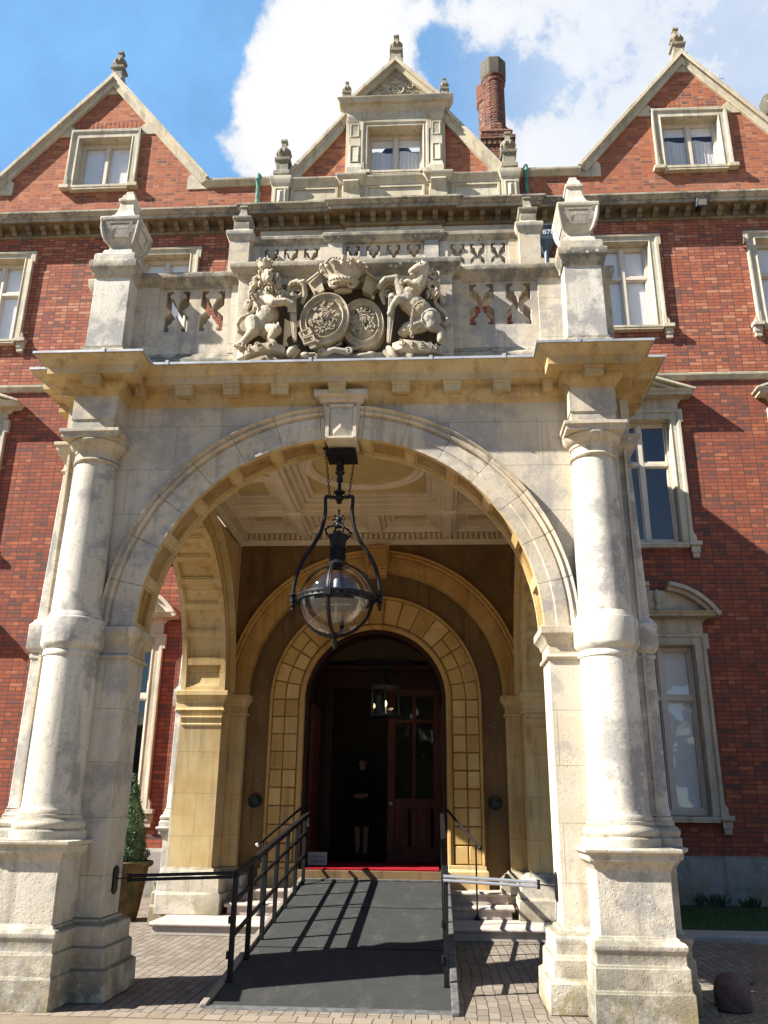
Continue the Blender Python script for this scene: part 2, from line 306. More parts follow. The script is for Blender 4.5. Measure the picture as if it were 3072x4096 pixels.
M['leaf'] = leaf_mat('clipped box leaves', (.018, .045, .014), (.06, .11, .032)); M['grass'] = leaf_mat('grass blades', (.03, .075, .012), (.075, .15, .03)); M['turf'] = plain('turf', (.025, .055, .012), .95, .3, 9)
def pattern_stack():
    m = M['stackbrick'].copy(); m.name = 'moulded chimney brick'; t = NT(m.node_tree)
    b = [n for n in m.node_tree.nodes if n.type == 'BSDF_PRINCIPLED'][0]; P = pos(t); x, y, z = t.sepxyz(P)
    v = t.vor(P, 8.5, rnd=.2); bump(t, b, t.smooth(v, .45, .2), 1.0, .05); return m
M['stackpattern'] = pattern_stack()

# ------------------------------------------------------------------ mesh helpers
class MB:
    def __init__(s): s.v = []; s.f = []
    def add(s, vs, fs):
        k = len(s.v); s.v += [tuple(p) for p in vs]; s.f += [tuple(i+k for i in f) for f in fs]; return s
    def box(s, x0, x1, y0, y1, z0, z1):
        return s.add([(x0, y0, z0), (x1, y0, z0), (x1, y1, z0), (x0, y1, z0), (x0, y0, z1), (x1, y0, z1), (x1, y1, z1), (x0, y1, z1)],
                     [(0, 3, 2, 1), (4, 5, 6, 7), (0, 1, 5, 4), (1, 2, 6, 5), (2, 3, 7, 6), (3, 0, 4, 7)])
    def obox(s, c, ax, ay, az):  # oriented box from centre and three half-axes
        c, ax, ay, az = map(Vector, (c, ax, ay, az)); vs = [c+i*ax+j*ay+k*az for k in (-1, 1) for j in (-1, 1) for i in (-1, 1)]
        return s.add(vs, [(0, 2, 3, 1), (4, 5, 7, 6), (0, 1, 5, 4), (1, 3, 7, 5), (3, 2, 6, 7), (2, 0, 4, 6)])
    def rings(s, rings, close=True, caps=True):
        n = len(rings[0]); k = len(s.v)
        for r in rings: s.v += [tuple(p) for p in r]
        for i in range(len(rings)-1):
            for j in range(n if close else n-1):
                a, b = k+i*n+j, k+i*n+(j+1) % n; s.f.append((a, b, b+n, a+n))
        if caps and close: s.f.append(tuple(k+j for j in reversed(range(n)))); s.f.append(tuple(k+(len(rings)-1)*n+j for j in range(n)))
        return s
    def lathe(s, prof, cx, cy, n=40):
        return s.rings([[(cx+r*math.cos(2*PI*j/n), cy+r*math.sin(2*PI*j/n), z) for j in range(n)] for r, z in prof])
    def ngon(s, prof, cx, cy, n=4, rot=None):   # polygonal stack; r = half width across flats
        rot = PI/n if rot is None else rot; k = 1/math.cos(PI/n)
        return s.rings([[(cx+r*k*math.cos(2*PI*j/n+rot), cy+r*k*math.sin(2*PI*j/n+rot), z) for j in range(n)] for r, z in prof])
    def rect(s, prof, x0, x1, y0, y1):          # stacked rectangle with offsets
        return s.rings([[(x0-o, y0-o, z), (x1+o, y0-o, z), (x1+o, y1+o, z), (x0-o, y1+o, z)] for o, z in prof])
    def mould(s, path, prof, side=1, ends=True):  # sweep a (offset, z) profile along a plan polyline with mitred corners
        P = [Vector(p) for p in path]; rs = []
        for i, p in enumerate(P):
            d0 = (P[i]-P[i-1]).normalized() if i else None; d1 = (P[i+1]-P[i]).normalized() if i < len(P)-1 else None
            nrm = lambda d: Vector((d.y, -d.x))*side
            if d0 is None: m = nrm(d1)
            elif d1 is None: m = nrm(d0)
            else:
                m = nrm(d0)+nrm(d1); m = m/max(.2, m.dot(nrm(d0)))
            rs.append([(p.x+m.x*o, p.y+m.y*o, z) for o, z in prof])
        return s.rings(rs, close=True, caps=ends)
    def arch(s, cx, cz, prof, a0=0, a1=180, n=48, ax='x', legs=None):  # sweep closed (r, depth) profile around an arch; ax = direction the arch spans
        rs = []
        def pt(r, y, a, dz=0):
            h, zz = r*math.cos(a), cz+r*math.sin(a)+dz
            return (cx+h, y, zz) if ax == 'x' else (y, cx+h, zz)
        if legs is not None: rs.append([pt(r, y, math.radians(a0), legs-cz) for r, y in prof])
        for i in range(n+1):
            a = math.radians(a0+(a1-a0)*i/n); rs.append([pt(r, y, a) for r, y in prof])
        if legs is not None: rs.append([pt(r, y, math.radians(a1), legs-cz) for r, y in prof])
        return s.rings(rs)
    def tube(s, pts, rad, n=10):
        P = [Vector(p) for p in pts]; rad = rad if isinstance(rad, (list, tuple)) else [rad]*len(P); rs = []; up = None
        for i, p in enumerate(P):
            d = (P[min(i+1, len(P)-1)]-P[max(i-1, 0)]).normalized()
            if up is None: up = d.orthogonal().normalized()
            a = (up-d*up.dot(d)).normalized(); up = a; b = d.cross(a)
            rs.append([p+(a*math.cos(2*PI*j/n)+b*math.sin(2*PI*j/n))*rad[i] for j in range(n)])
        return s.rings(rs)
    def ell(s, c, r, n=16, m=10, rot=None):
        r = (r, r, r) if isinstance(r, (int, float)) else r; R = rot or Matrix.Identity(3); c = Vector(c); rs = []
        for i in range(m+1):
            t = PI*i/m; q = max(math.sin(t), .001)
            rs.append([c+R @ Vector((r[0]*q*math.cos(2*PI*j/n), r[1]*q*math.sin(2*PI*j/n), -r[2]*math.cos(t))) for j in range(n)])
        return s.rings(rs)
    def poly(s, outer, holes=(), y0=0, y1=.1, plane='xz'):  # extruded polygon with holes
        loops = [list(outer)]+[list(h) for h in holes]
        P = (lambda p, d: (p[0], d, p[1])) if plane == 'xz' else (lambda p, d: (d, p[0], p[1]))
        tris = tessellate_polygon([[Vector((p[0], p[1], 0)) for p in L] for L in loops])
        flat = [p for L in loops for p in L]; n = len(flat); k = len(s.v)
        s.v += [P(p, y0) for p in flat]+[P(p, y1) for p in flat]
        for t in tris: s.f.append(tuple(k+i for i in t)); s.f.append(tuple(k+n+i for i in reversed(t)))
        b = 0
        for L in loops:
            for i in range(len(L)):
                a, c = k+b+i, k+b+(i+1) % len(L); s.f.append((a, c, c+n, a+n))
            b += len(L)
        return s
    def mirror(s): s.v = [(-x, y, z) for x, y, z in s.v]; s.f = [tuple(reversed(f)) for f in s.f]; return s
    def join(s, o): return s.add(o.v, o.f)
    def build(s, name, mat, parent=None, bevel=0, smooth=35, recalc=True):
        me = bpy.data.meshes.new(name); bm = bmesh.new(); vs = [bm.verts.new(p) for p in s.v]
        for f in s.f:
            try: bm.faces.new([vs[i] for i in f])
            except ValueError: pass
        bmesh.ops.remove_doubles(bm, verts=bm.verts, dist=1e-5)
        if recalc: bmesh.ops.recalc_face_normals(bm, faces=bm.faces)
        bm.to_mesh(me); bm.free(); me.materials.append(M[mat] if isinstance(mat, str) else mat)
        if smooth:
            me.polygons.foreach_set('use_smooth', [True]*len(me.polygons)); me.set_sharp_from_angle(angle=math.radians(smooth))
        o = bpy.data.objects.new(name, me); COL.objects.link(o)
        if parent is not None: o.parent = parent; o.matrix_parent_inverse = parent.matrix_world.inverted() if False else Matrix.Translation(-world_loc(parent))
        if bevel:
            b = o.modifiers.new('bevel', 'BEVEL'); b.width = bevel; b.segments = 2; b.limit_method = 'ANGLE'; b.angle_limit = math.radians(40)
        return o
def world_loc(o):
    l = o.location.copy()
    return l
def tag(o, label=None, cat=None, group=None, kind=None):
    for k, v in (('label', label), ('category', cat), ('group', group), ('kind', kind)):
        if v: o[k] = v
    return o
def thing(name, label, cat, loc=(0, 0, 0), group=None):
    o = bpy.data.objects.new(name, None); COL.objects.link(o); o.location = loc; o.empty_display_size = .2
    return tag(o, label, cat, group)
def text_mesh(body, size, ext, mtx, name, mat, parent=None):
    c = bpy.data.curves.new('t', 'FONT'); c.body = body; c.size = size; c.extrude = ext; c.align_x = 'CENTER'; c.align_y = 'CENTER'
    o = bpy.data.objects.new('t', c); COL.objects.link(o); dg = bpy.context.evaluated_depsgraph_get(); dg.update()
    me = bpy.data.meshes.new_from_object(o.evaluated_get(dg)); bpy.data.objects.remove(o); bpy.data.curves.remove(c)
    me.transform(mtx); me.materials.clear(); me.materials.append(M[mat]); q = bpy.data.objects.new(name, me); COL.objects.link(q); me.name = name
    if parent is not None: q.parent = parent; q.matrix_parent_inverse = Matrix.Translation(-world_loc(parent))
    return q
def facing(x, y, z, rz=0):  # matrix that stands a text up in the xz plane, facing the camera side (-y)
    return Matrix.Translation((x, y, z)) @ Matrix.Rotation(rz, 4, 'Y') @ Matrix.Rotation(PI/2, 4, 'X')
def arcpts(cx, cz, r, a0, a1, n): return [(cx+r*math.cos(math.radians(a0+(a1-a0)*i/n)), cz+r*math.sin(math.radians(a0+(a1-a0)*i/n))) for i in range(n+1)]
def both(f):
    """run a part builder for the right side and again mirrored for the left side"""
    for sg in (1, -1): f(sg)
def mk(mb, sg): return mb if sg == 1 else mb.mirror()

D = 8.13      # house wall plane
exec_parts = []

# ================================================================== ground
def ground():
    g = MB().box(-450, 450, -450, 450, -.6, -.03); tag(g.build('ground', 'gravel', smooth=0), kind='structure')
    tag(MB().box(-5.2, 3.0, -.42, 8.1, -.05, 0.0).build('paving', 'paver', smooth=0), kind='structure')
    tag(MB().add([(3.0, -.42, -.001), (3.2, .3, -.001), (3.95, 1.6, -.001), (4.75, 4.1, -.001), (3.0, 4.1, -.001)], [(0, 1, 2, 3, 4)]).build('path', 'paver', smooth=0), kind='structure')
    tag(MB().box(-60, 60, -.60, -.42, -.05, .004).build('paving_edge', 'setts', smooth=0), kind='structure')
    tag(MB().box(-60, 60, -40, -.60, -.05, .002).build('forecourt', 'slabpath', smooth=0), kind='structure')
    tag(MB().box(3.0, 14, 4.15, 4.75, -.1, .05).build('kerb', 'kerb', bevel=.015), kind='structure')
    tag(MB().box(3.0, 14, 4.75, 8.1, -.1, .03).build('lawn', 'turf', smooth=0), kind='structure')
    g = MB()
    for i in range(9000):
        x, y = rnd.uniform(3.0, 8.2), rnd.uniform(4.78, 7.5); h = rnd.uniform(.03, .075); a = rnd.uniform(0, 6.28); w_ = .004
        dx, dy = math.cos(a)*w_, math.sin(a)*w_; lx, ly = rnd.uniform(-.02, .02), rnd.uniform(-.02, .02)
        g.add([(x-dx, y-dy, .028), (x+dx, y+dy, .028), (x+lx, y+ly, .03+h)], [(0, 1, 2)])
    tag(g.build('grass', 'grass', smooth=0, recalc=False), 'short dark green grass strip between the kerb and the house plinth', 'grass', kind='stuff')
ground()
def woodland():
    m = MB()
    for i in range(3600):
        x = rnd.uniform(-90, 90); top = 11+3.5*math.sin(x*.13)+2.5*math.sin(x*.37+1)+1.5*math.sin(x*.9); z = rnd.uniform(.3, top); y = -40-rnd.uniform(0, 9); r = rnd.uniform(.5, 1.7)
        a = Vector((rnd.gauss(0, 1), rnd.gauss(0, 1), rnd.gauss(0, 1))).normalized(); u = a.orthogonal().normalized(); v = a.cross(u); c = Vector((x, y, z))
        m.add([c+(u*math.cos(t)+v*math.sin(t))*r*rnd.uniform(.6, 1.1) for t in (0, 1.05, 2.1, 3.14, 4.19, 5.24)], [(0, 1, 2, 3, 4, 5)])
    tag(m.build('woodland', 'leaf', smooth=0, recalc=False), 'dark belt of trees across the forecourt, mirrored in the window panes', 'woodland', kind='stuff')
# (called after the materials and helpers exist)
woodland()

# ================================================================== porch
porch = thing('stone_porch', 'weathered limestone carriage porch with round arches, columns and a carved coat of arms', 'porch', (0, 2.5, 0))
SPR, RA, HW = 3.10, 1.915, 1.945       # arch spring line, radius, half opening between piers

def ring_profile(r0, r1, y, s, sgn=-1):
    # archivolt: two flat bands and an outer moulding standing proud of the wall face y
    d = lambda v: y+sgn*v
    return [(r0, d(-.004)), (r0, d(.014)), (r0+.10*s, d(.014)), (r0+.106*s, d(.024)), (r0+.205*s, d(.024)), (r0+.21*s, d(.010)), (r0+.222*s, d(.010)), (r0+.228*s, d(.048)), (r0+.245*s, d(.066)), (r0+.26*s, d(.05)), (r0+.272*s, d(.05)), (r0+.285*s, d(.09)), (r1-.008, d(.096)), (r1, d(.085)), (r1, d(-.004))]
def voussoirs(cx, cz, prof, n, ax='x'):
    m = MB()
    for i in range(n): m.arch(cx, cz, prof, 180*i/n+.035+rnd.uniform(0, .03), 180*(i+1)/n-.035-rnd.uniform(0, .03), 6, ax)
    return m
def soffit_panels(mb, cx, cz, r, y0, y1, n, ax, legs=None):
    # raised framing on the underside of an arch leaving recessed coffers
    fr = .055
    for a, b in ((y0+.002, y0+fr), (y1-fr, y1-.002)): mb.arch(cx, cz, [(r, a), (r, b), (r+.05, b), (r+.05, a)], ax=ax)
    for a, b in ((y0+fr, y0+fr+.022), (y1-fr-.022, y1-fr)): mb.arch(cx, cz, [(r+.018, a), (r+.018, b), (r+.05, b), (r+.05, a)], ax=ax)
    step = 180/n
    for i in range(n+1):
        hw = .045/r*180/PI
        a0, a1 = max(0, i*step-hw), min(180, i*step+hw)
        mb.arch(cx, cz, [(r+.002, y0+fr), (r+.002, y1-fr), (r+.05, y1-fr), (r+.05, y0+fr)], a0, a1, 3, ax)
        h2 = .068/r*180/PI
        mb.arch(cx, cz, [(r+.020, y0+fr), (r+.020, y1-fr), (r+.05, y1-fr), (r+.05, y0+fr)], max(0, i*step-h2), min(180, i*step+h2), 3, ax)

def arch_opening(cx, r, hw, zs, z0=0.0, n=56):   # notch outline for a wall polygon, left foot to right foot
    return [(cx-hw, z0), (cx-hw, zs-.10), (cx-r, zs)] + [p for p in arcpts(cx, zs, r, 180, 0, n)][1:-1] + [(cx+r, zs), (cx+hw, zs-.10), (cx+hw, z0)]

def front_arch():
    rs = RA+.048
    wall = MB().poly([(-2.72, 0), *arch_opening(0, rs, HW, SPR), (2.72, 0), (2.72, 5.40), (-2.72, 5.40)], y0=0, y1=.45)
    w_ = wall.build('arch_wall', 'ashlar', porch, bevel=.006)
    a = voussoirs(0, SPR, ring_profile(RA, 2.24, 0, 1.1), 15); a.build('archivolt', 'stone', w_, bevel=.003)
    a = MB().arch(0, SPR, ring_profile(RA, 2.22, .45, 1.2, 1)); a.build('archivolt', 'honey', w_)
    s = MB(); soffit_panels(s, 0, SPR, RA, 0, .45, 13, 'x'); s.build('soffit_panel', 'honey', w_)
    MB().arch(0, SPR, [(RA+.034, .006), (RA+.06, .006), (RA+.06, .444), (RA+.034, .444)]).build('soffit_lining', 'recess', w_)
    k = MB().rings([[(-h, y, z), (h, y, z), (h, .3, z), (-h, .3, z)] for h, y, z in ((.152, -.078, 4.972), (.190, -.095, 5.36))])
    k.rings([[(-h, y, z), (h, y, z), (h, -.02, z), (-h, -.02, z)] for h, y, z in ((.20, -.09, 5.352), (.225, -.14, 5.372), (.225, -.14, 5.40), (.27, -.19, 5.41), (.27, -.19, 5.47))])
    ko = k.build('keystone', 'stone', porch, bevel=.006)
    f = MB(); zc, hh = 5.14, .16
    def yk(z): return -.078-.017*(z-4.97)/.39
    for (xa, xb, za, zb) in ((-.155, -.12, 4.985, 5.34), (.12, .155, 4.985, 5.34), (-.135, .135, 4.975, 5.0), (-.16, .16, 5.31, 5.345)):
        f.add([(xa, yk(za)+.01, za), (xb, yk(za)+.01, za), (xb, yk(zb)+.01, zb), (xa, yk(zb)+.01, zb), (xa, yk(za)-.02, za), (xb, yk(za)-.02, za), (xb, yk(zb)-.02, zb), (xa, yk(zb)-.02, zb)],
              [(0, 1, 2, 3), (4, 7, 6, 5), (0, 4, 5, 1), (1, 5, 6, 2), (2, 6, 7, 3), (3, 7, 4, 0)])
    q = [(-.10, yk(5.0)-.002, 5.0), (.10, yk(5.0)-.002, 5.0), (.118, yk(5.30)-.002, 5.30), (-.118, yk(5.30)-.002, 5.30), (0, yk(5.12)-.028, 5.10), (0, yk(5.12)-.028, 5.20)]
    f.add(q, [(0, 1, 4), (1, 2, 5, 4), (2, 3, 5), (3, 0, 4, 5)])
    f.build('keystone_panel', 'stone', ko, bevel=.003, smooth=0)
front_arch()

def pier_details(sg):
    imp = [(0, 2.80), (.022, 2.805), (.03, 2.825), (.022, 2.845), (.006, 2.85), (.004, 2.93), (.02, 2.95), (.03, 2.985), (.06, 3.02), (.07, 3.03), (.072, 3.095), (.06, 3.10), (-.05, 3.10), (-.05, 2.80)]
    mk(MB().mould([(2.3, 0), (HW, 0), (HW, .45), (2.16, .45), (2.16, .62), (2.85, .62)], imp, -1), sg).build('impost', 'stone', porch, bevel=.004)
    mk(MB().mould([(2.85, 4.6), (2.16, 4.6), (2.16, 5.08), (HW, 5.08), (HW, 5.29)], imp, -1), sg).build('impost', 'honey', porch, bevel=.004)
    # necking moulding under the rear imposts
    neck = [(0, 2.60), (.02, 2.605), (.024, 2.625), (.012, 2.64), (.03, 2.68), (.045, 2.72), (.012, 2.73), (-.02, 2.73), (-.02, 2.60)]
    mk(MB().mould([(2.75, 4.6), (2.16, 4.6)], neck, -1), sg).build('necking', 'honey', porch)
    pl = [(.17, 0), (.165, .23), (.13, .245), (.125, .395), (.10, .41), (.098, .49), (.10, .50), (.105, .535), (.09, .565), (.05, .575), (.035, .60), (0, .615), (-.1, .615), (-.1, 0)]
    mk(MB().mould([(2.3, 0), (HW+.01, 0), (HW+.01, .45), (2.17, .45), (2.17, .62), (2.85, .62)], pl, -1), sg).build('pier_plinth', 'plinth', porch, bevel=.012)
    pr = [(.20, .15), (.20, .40), (.17, .415), (.165, .60), (.14, .615), (.06, .68), (.05, .70), (0, .72), (-.08, .72), (-.08, .15)]
    mk(MB().mould([(2.85, 4.6), (2.17, 4.6), (2.17, 5.08), (HW+.01, 5.08), (HW+.01, 5.29)], pr, -1), sg).build('pier_plinth', 'plinth', porch, bevel=.01)
both(pier_details)

def side_wall(sg):
    R2 = 1.96
    wl = MB().poly([(.44, 0), (.62, 0), (.62, SPR-.1), (.64, SPR)] + arcpts(2.6, SPR, R2+.048, 180, 0, 56)[1:-1] + [(4.56, SPR), (4.60, SPR-.1), (4.60, 0), (5.20, 0), (5.20, 5.40), (.44, 5.40)], y0=2.16, y1=2.78, plane='yz')
    wo = mk(wl, sg).build('side_wall', 'honey', porch, bevel=.006)
    a = voussoirs(2.6, SPR, ring_profile(R2, 2.26, 2.16, 1.0, -1), 15, 'y'); mk(a, sg).build('archivolt', 'honey', wo)
    a = MB().arch(2.6, SPR, ring_profile(R2, 2.26, 2.78, 1.05, 1), ax='y'); mk(a, sg).build('archivolt', 'stone', wo)
    s = MB(); soffit_panels(s, 2.6, SPR, R2, 2.16, 2.78, 15, 'y'); mk(s, sg).build('soffit_panel', 'honey', wo)
    # outer skin in the paler weathered stone, 3 mm proud
    sk = MB().poly([(.0, 0), (.62, 0), (.62, SPR)] + arcpts(2.6, SPR, 2.05, 180, 0, 40)[1:-1] + [(4.60, SPR), (4.60, 0), (5.20, 0), (5.20, 5.40), (.0, 5.40)], y0=2.776, y1=2.80, plane='yz')
    mk(sk, sg).build('outer_facing', 'ashlar', wo)
    if sg: mk(MB().poly([(2.16, SPR), (2.78, SPR), (2.78, 5.39), (2.16, 5.39)], y0=.452, y1=.5), sg).build('inner_facing', 'shadestone', wo)
both(side_wall)

def column_shaft(z_off=0): pass
PED = [(.085, 0), (.085, .225), (.068, .24), (.068, .395), (.05, .41), (.05, .49), (.056, .50), (.066, .52), (.066, .545), (.05, .565), (.022, .575), (.018, .59), (0, .60), (0, 1.075), (.012, 1.085), (.02, 1.11), (.05, 1.135), (.055, 1.14), (.058, 1.19), (.085, 1.20), (.09, 1.228), (.07, 1.235)]
def column(sg):
    cx, cy = 2.455, -.06
    sh = MB().lathe([(.262, 1.475), (.253, 1.49), (.25, 1.53), (.243, 2.83)], cx, cy, 48)
    sh.lathe([(.238, 3.15), (.236, 3.22), (.228, 3.7), (.215, 4.25), (.196, 4.70), (.198, 4.86)], cx, cy, 48)
    c = mk(sh, sg).build('column', 'column', porch)
    p = MB().rect(PED, cx-.29, cx+.29, -.43, .05)
    mk(p, sg).build('pedestal', 'plinth', c, bevel=.012)
    b = MB().lathe([(.318, 1.23), (.32, 1.30), (.312, 1.312), (.30, 1.318), (.308, 1.33), (.312, 1.355), (.304, 1.38), (.285, 1.398), (.278, 1.405), (.278, 1.43), (.268, 1.438), (.268, 1.46), (.262, 1.475), (.2, 1.476)], cx, cy, 48)
    mk(b, sg).build('base', 'plinth', c)
    d = MB().lathe([(.24, 2.79), (.253, 2.80), (.259, 2.82), (.253, 2.84), (.247, 2.855), (.262, 2.87), (.285, 2.90), (.287, 2.915), (.287, 3.12), (.28, 3.14), (.262, 3.15), (.256, 3.17), (.24, 3.20)], cx, cy, 48)
    mk(d, sg).build('shaft_band', 'column', c)
    k = MB().lathe([(.19, 4.69), (.212, 4.695), (.225, 4.715), (.212, 4.735), (.2, 4.74), (.2, 4.80), (.214, 4.81), (.218, 4.835), (.235, 4.845), (.262, 4.875), (.278, 4.91), (.27, 4.925)], cx, cy, 48)
    k.rect([(-.012, 4.922), (.0, 4.925), (.0, 4.965), (.02, 4.975), (.02, 5.01), (.0, 5.015)], cx-.277, cx+.277, cy-.277, cy+.277)
    k.rect([(0, 5.01), (0, 5.13), (.012, 5.135), (.012, 5.40)], cx-.212, cx+.212, cy-.212, .1)
    mk(k, sg).build('capital', 'stone', c, bevel=.004)
both(column)

def side_pilaster(sg):
    for cy, fl in ((.26, 1), (4.95, -1)):
        cx = 2.64
        s = MB().rings([[(cx-.3, cy-h, z), (cx+h, cy-h, z), (cx+h, cy+h, z), (cx-.3, cy+h, z)] for h, z in ((.262, 1.475), (.25, 1.50), (.243, 2.80), (.238, 3.2), (.216, 4.25), (.198, 4.88))])
        o = mk(s, sg).build('pilaster', 'column', porch, bevel=.01)
        mk(MB().rect(PED, cx-.29, cx+.26, cy-.26, cy+.26), sg).build('pedestal', 'plinth', o, bevel=.012)
        b = MB().rect([(.05, 1.23), (.052, 1.305), (.035, 1.315), (.045, 1.335), (.048, 1.36), (.03, 1.39), (.012, 1.40), (.012, 1.43), (0, 1.44), (0, 1.47)], cx-.28, cx+.265, cy-.265, cy+.265)
        mk(b, sg).build('base', 'plinth', o, bevel=.006)
        d = MB().rect([(-.02, 2.79), (.012, 2.81), (.012, 2.84), (0, 2.855), (.02, 2.87), (.042, 2.905), (.042, 3.125), (.02, 3.15), (.012, 3.17), (-.01, 3.19)], cx-.27, cx+.243, cy-.243, cy+.243)
        mk(d, sg).build('shaft_band', 'column', o, bevel=.006)
        k = MB().rect([(0, 4.69), (.02, 4.70), (.025, 4.72), (.01, 4.74), (.004, 4.80), (.015, 4.81), (.03, 4.845), (.06, 4.88), (.075, 4.92), (.08, 4.925), (.08, 4.965), (.1, 4.975), (.1, 5.01), (.02, 5.015), (.014, 5.02), (.014, 5.13), (.026, 5.135), (.026, 5.40)], cx-.28, cx+.2, cy-.2, cy+.2)
        mk(k, sg).build('capital', 'stone', o, bevel=.004)
both(side_pilaster)

# entablature and cornice of the porch, breaking forward over the columns
CORN = [(0, 5.38), (.02, 5.40), (.025, 5.425), (.04, 5.44), (.075, 5.475), (.085, 5.50), (.09, 5.52), (.09, 5.535), (.215, 5.54), (.225, 5.535), (.225, 5.545), (.23, 5.615), (.245, 5.62), (.255, 5.635), (.27, 5.66), (.31, 5.69), (.325, 5.70), (.328, 5.715), (.31, 5.722), (-.1, 5.725), (-.1, 5.38)]
def cornice_path():
    R = [(-1, 0)]
    half = [(0.0, -.0), (2.243, -.0), (2.243, -.272), (2.667, -.272), (2.667, .05), (2.85, .05), (2.85, .47), (2.80, .47), (2.80, 4.73), (2.85, 4.73), (2.85, 5.2)]
    left = [(-x, y) for x, y in half[1:]][::-1]
    return left+half[1:]
CP = cornice_path()
co = MB().mould(CP, CORN, 1).build('cornice', 'cornice', porch, bevel=.003)
def mutule(x, y, wx, out, axis='y'):
    mt = MB()
    z0, z1 = 5.425, 5.538
    if axis == 'y': mt.rings([[(x-wx*.92, y-.02, z0+.03), (x+wx*.92, y-.02, z0+.03), (x+wx*.92, y-.02-.0, z1), (x-wx*.92, y-.02, z1)], [(x-wx*.92, y-out, z0), (x+wx*.92, y-out, z0), (x+wx*.92, y-out, z1), (x-wx*.92, y-out, z1)]]); mt.box(x-wx, x+wx, y-out-.012, y-.03, z1-.035, z1+.004)
    else:
        sgn = 1 if x > 0 else -1
        xa, xb = sorted((x, x+sgn*out)); mt.box(xa, xb, y-wx, y+wx, z0+.015, z1); xa, xb = sorted((x+sgn*.02, x+sgn*(out+.012))); mt.box(xa, xb, y-wx*1.08, y+wx*1.08, z1-.035, z1+.004)
    mt.build('mutule_block', 'cornice', co, bevel=.004)
for x in (-1.60, -1.11, -.62, -.04, .60, 1.11, 1.60): mutule(x, 0, .093, .205)
for sg in (1, -1):
    mutule(sg*2.455, -.272, .093, .205); mutule(sg*2.05, -.0, .05, .20)
    mutule(sg*2.667, -.11, .08, .20, 'x'); mutule(sg*2.85, .26, .093, .20, 'x')
    for y in (1.0, 1.55, 2.1, 2.6, 3.1, 3.65, 4.2): mutule(sg*2.80, y, .093, .2, 'x')
ld = MB().mould([(x, y) for x, y in CP], [(.318, 5.712), (.338, 5.700), (.342, 5.705), (.342, 5.728), (.325, 5.738), (-.02, 5.76), (-.02, 5.73), (.3, 5.728)], 1)
for x in (-2.3, -1.75, -.3, .9, 1.62, 2.3): ld.box(x-.016, x+.016, (-.62 if abs(x) > 2.2 else -.347), -.2 if abs(x) < 2.2 else -.5, 5.70, 5.748)
ld.build('lead_flashing', 'lead', co)

# ------------------------------------------------------------------ balustrade with pierced panels
def hole(cx, z0, z1, hw):
    r = [(1, 1), (.50, 1), (.40, .975), (.42, .94), (.52, .925), (.62, .92), (.70, .88), (.66, .84), (.50, .815), (.36, .80), (.30, .78), (.28, .73), (.16, .69), (.06, .62), (0, .545)]
    top = [(cx+u*hw, z0+v*(z1-z0)) for u, v in r]
    left = [(2*cx-x, z) for x, z in top[::-1][1:]]
    lo = [(-1, .62), (-.46, .49), (-1, .36), (-1, 0), (-.62, 0), (-.50, .02), (-.50, .07), (-.60, .09), (-.66, .10), (-.62, .15), (-.44, .19), (-.36, .22), (-.30, .27), (-.14, .30), (0, .41)]
    lo = [(cx+u*hw, z0+v*(z1-z0)) for u, v in lo]
    ro = [(2*cx-x, z) for x, z in lo[::-1][1:]]
    return top+left+lo+ro
RAILP = [(0, 6.80), (.012, 6.815), (.03, 6.83), (.035, 6.855), (.06, 6.875), (.085, 6.90), (.09, 6.91), (.09, 6.955), (.075, 6.975), (.02, 6.995), (-.1, 7.0), (-.1, 6.80)]
BASEP = [(.075, 5.72), (.075, 5.87), (.06, 5.885), (.062, 5.92), (.045, 5.95), (.025, 5.965), (.02, 5.99), (0, 6.02), (-.1, 6.02), (-.1, 5.72)]
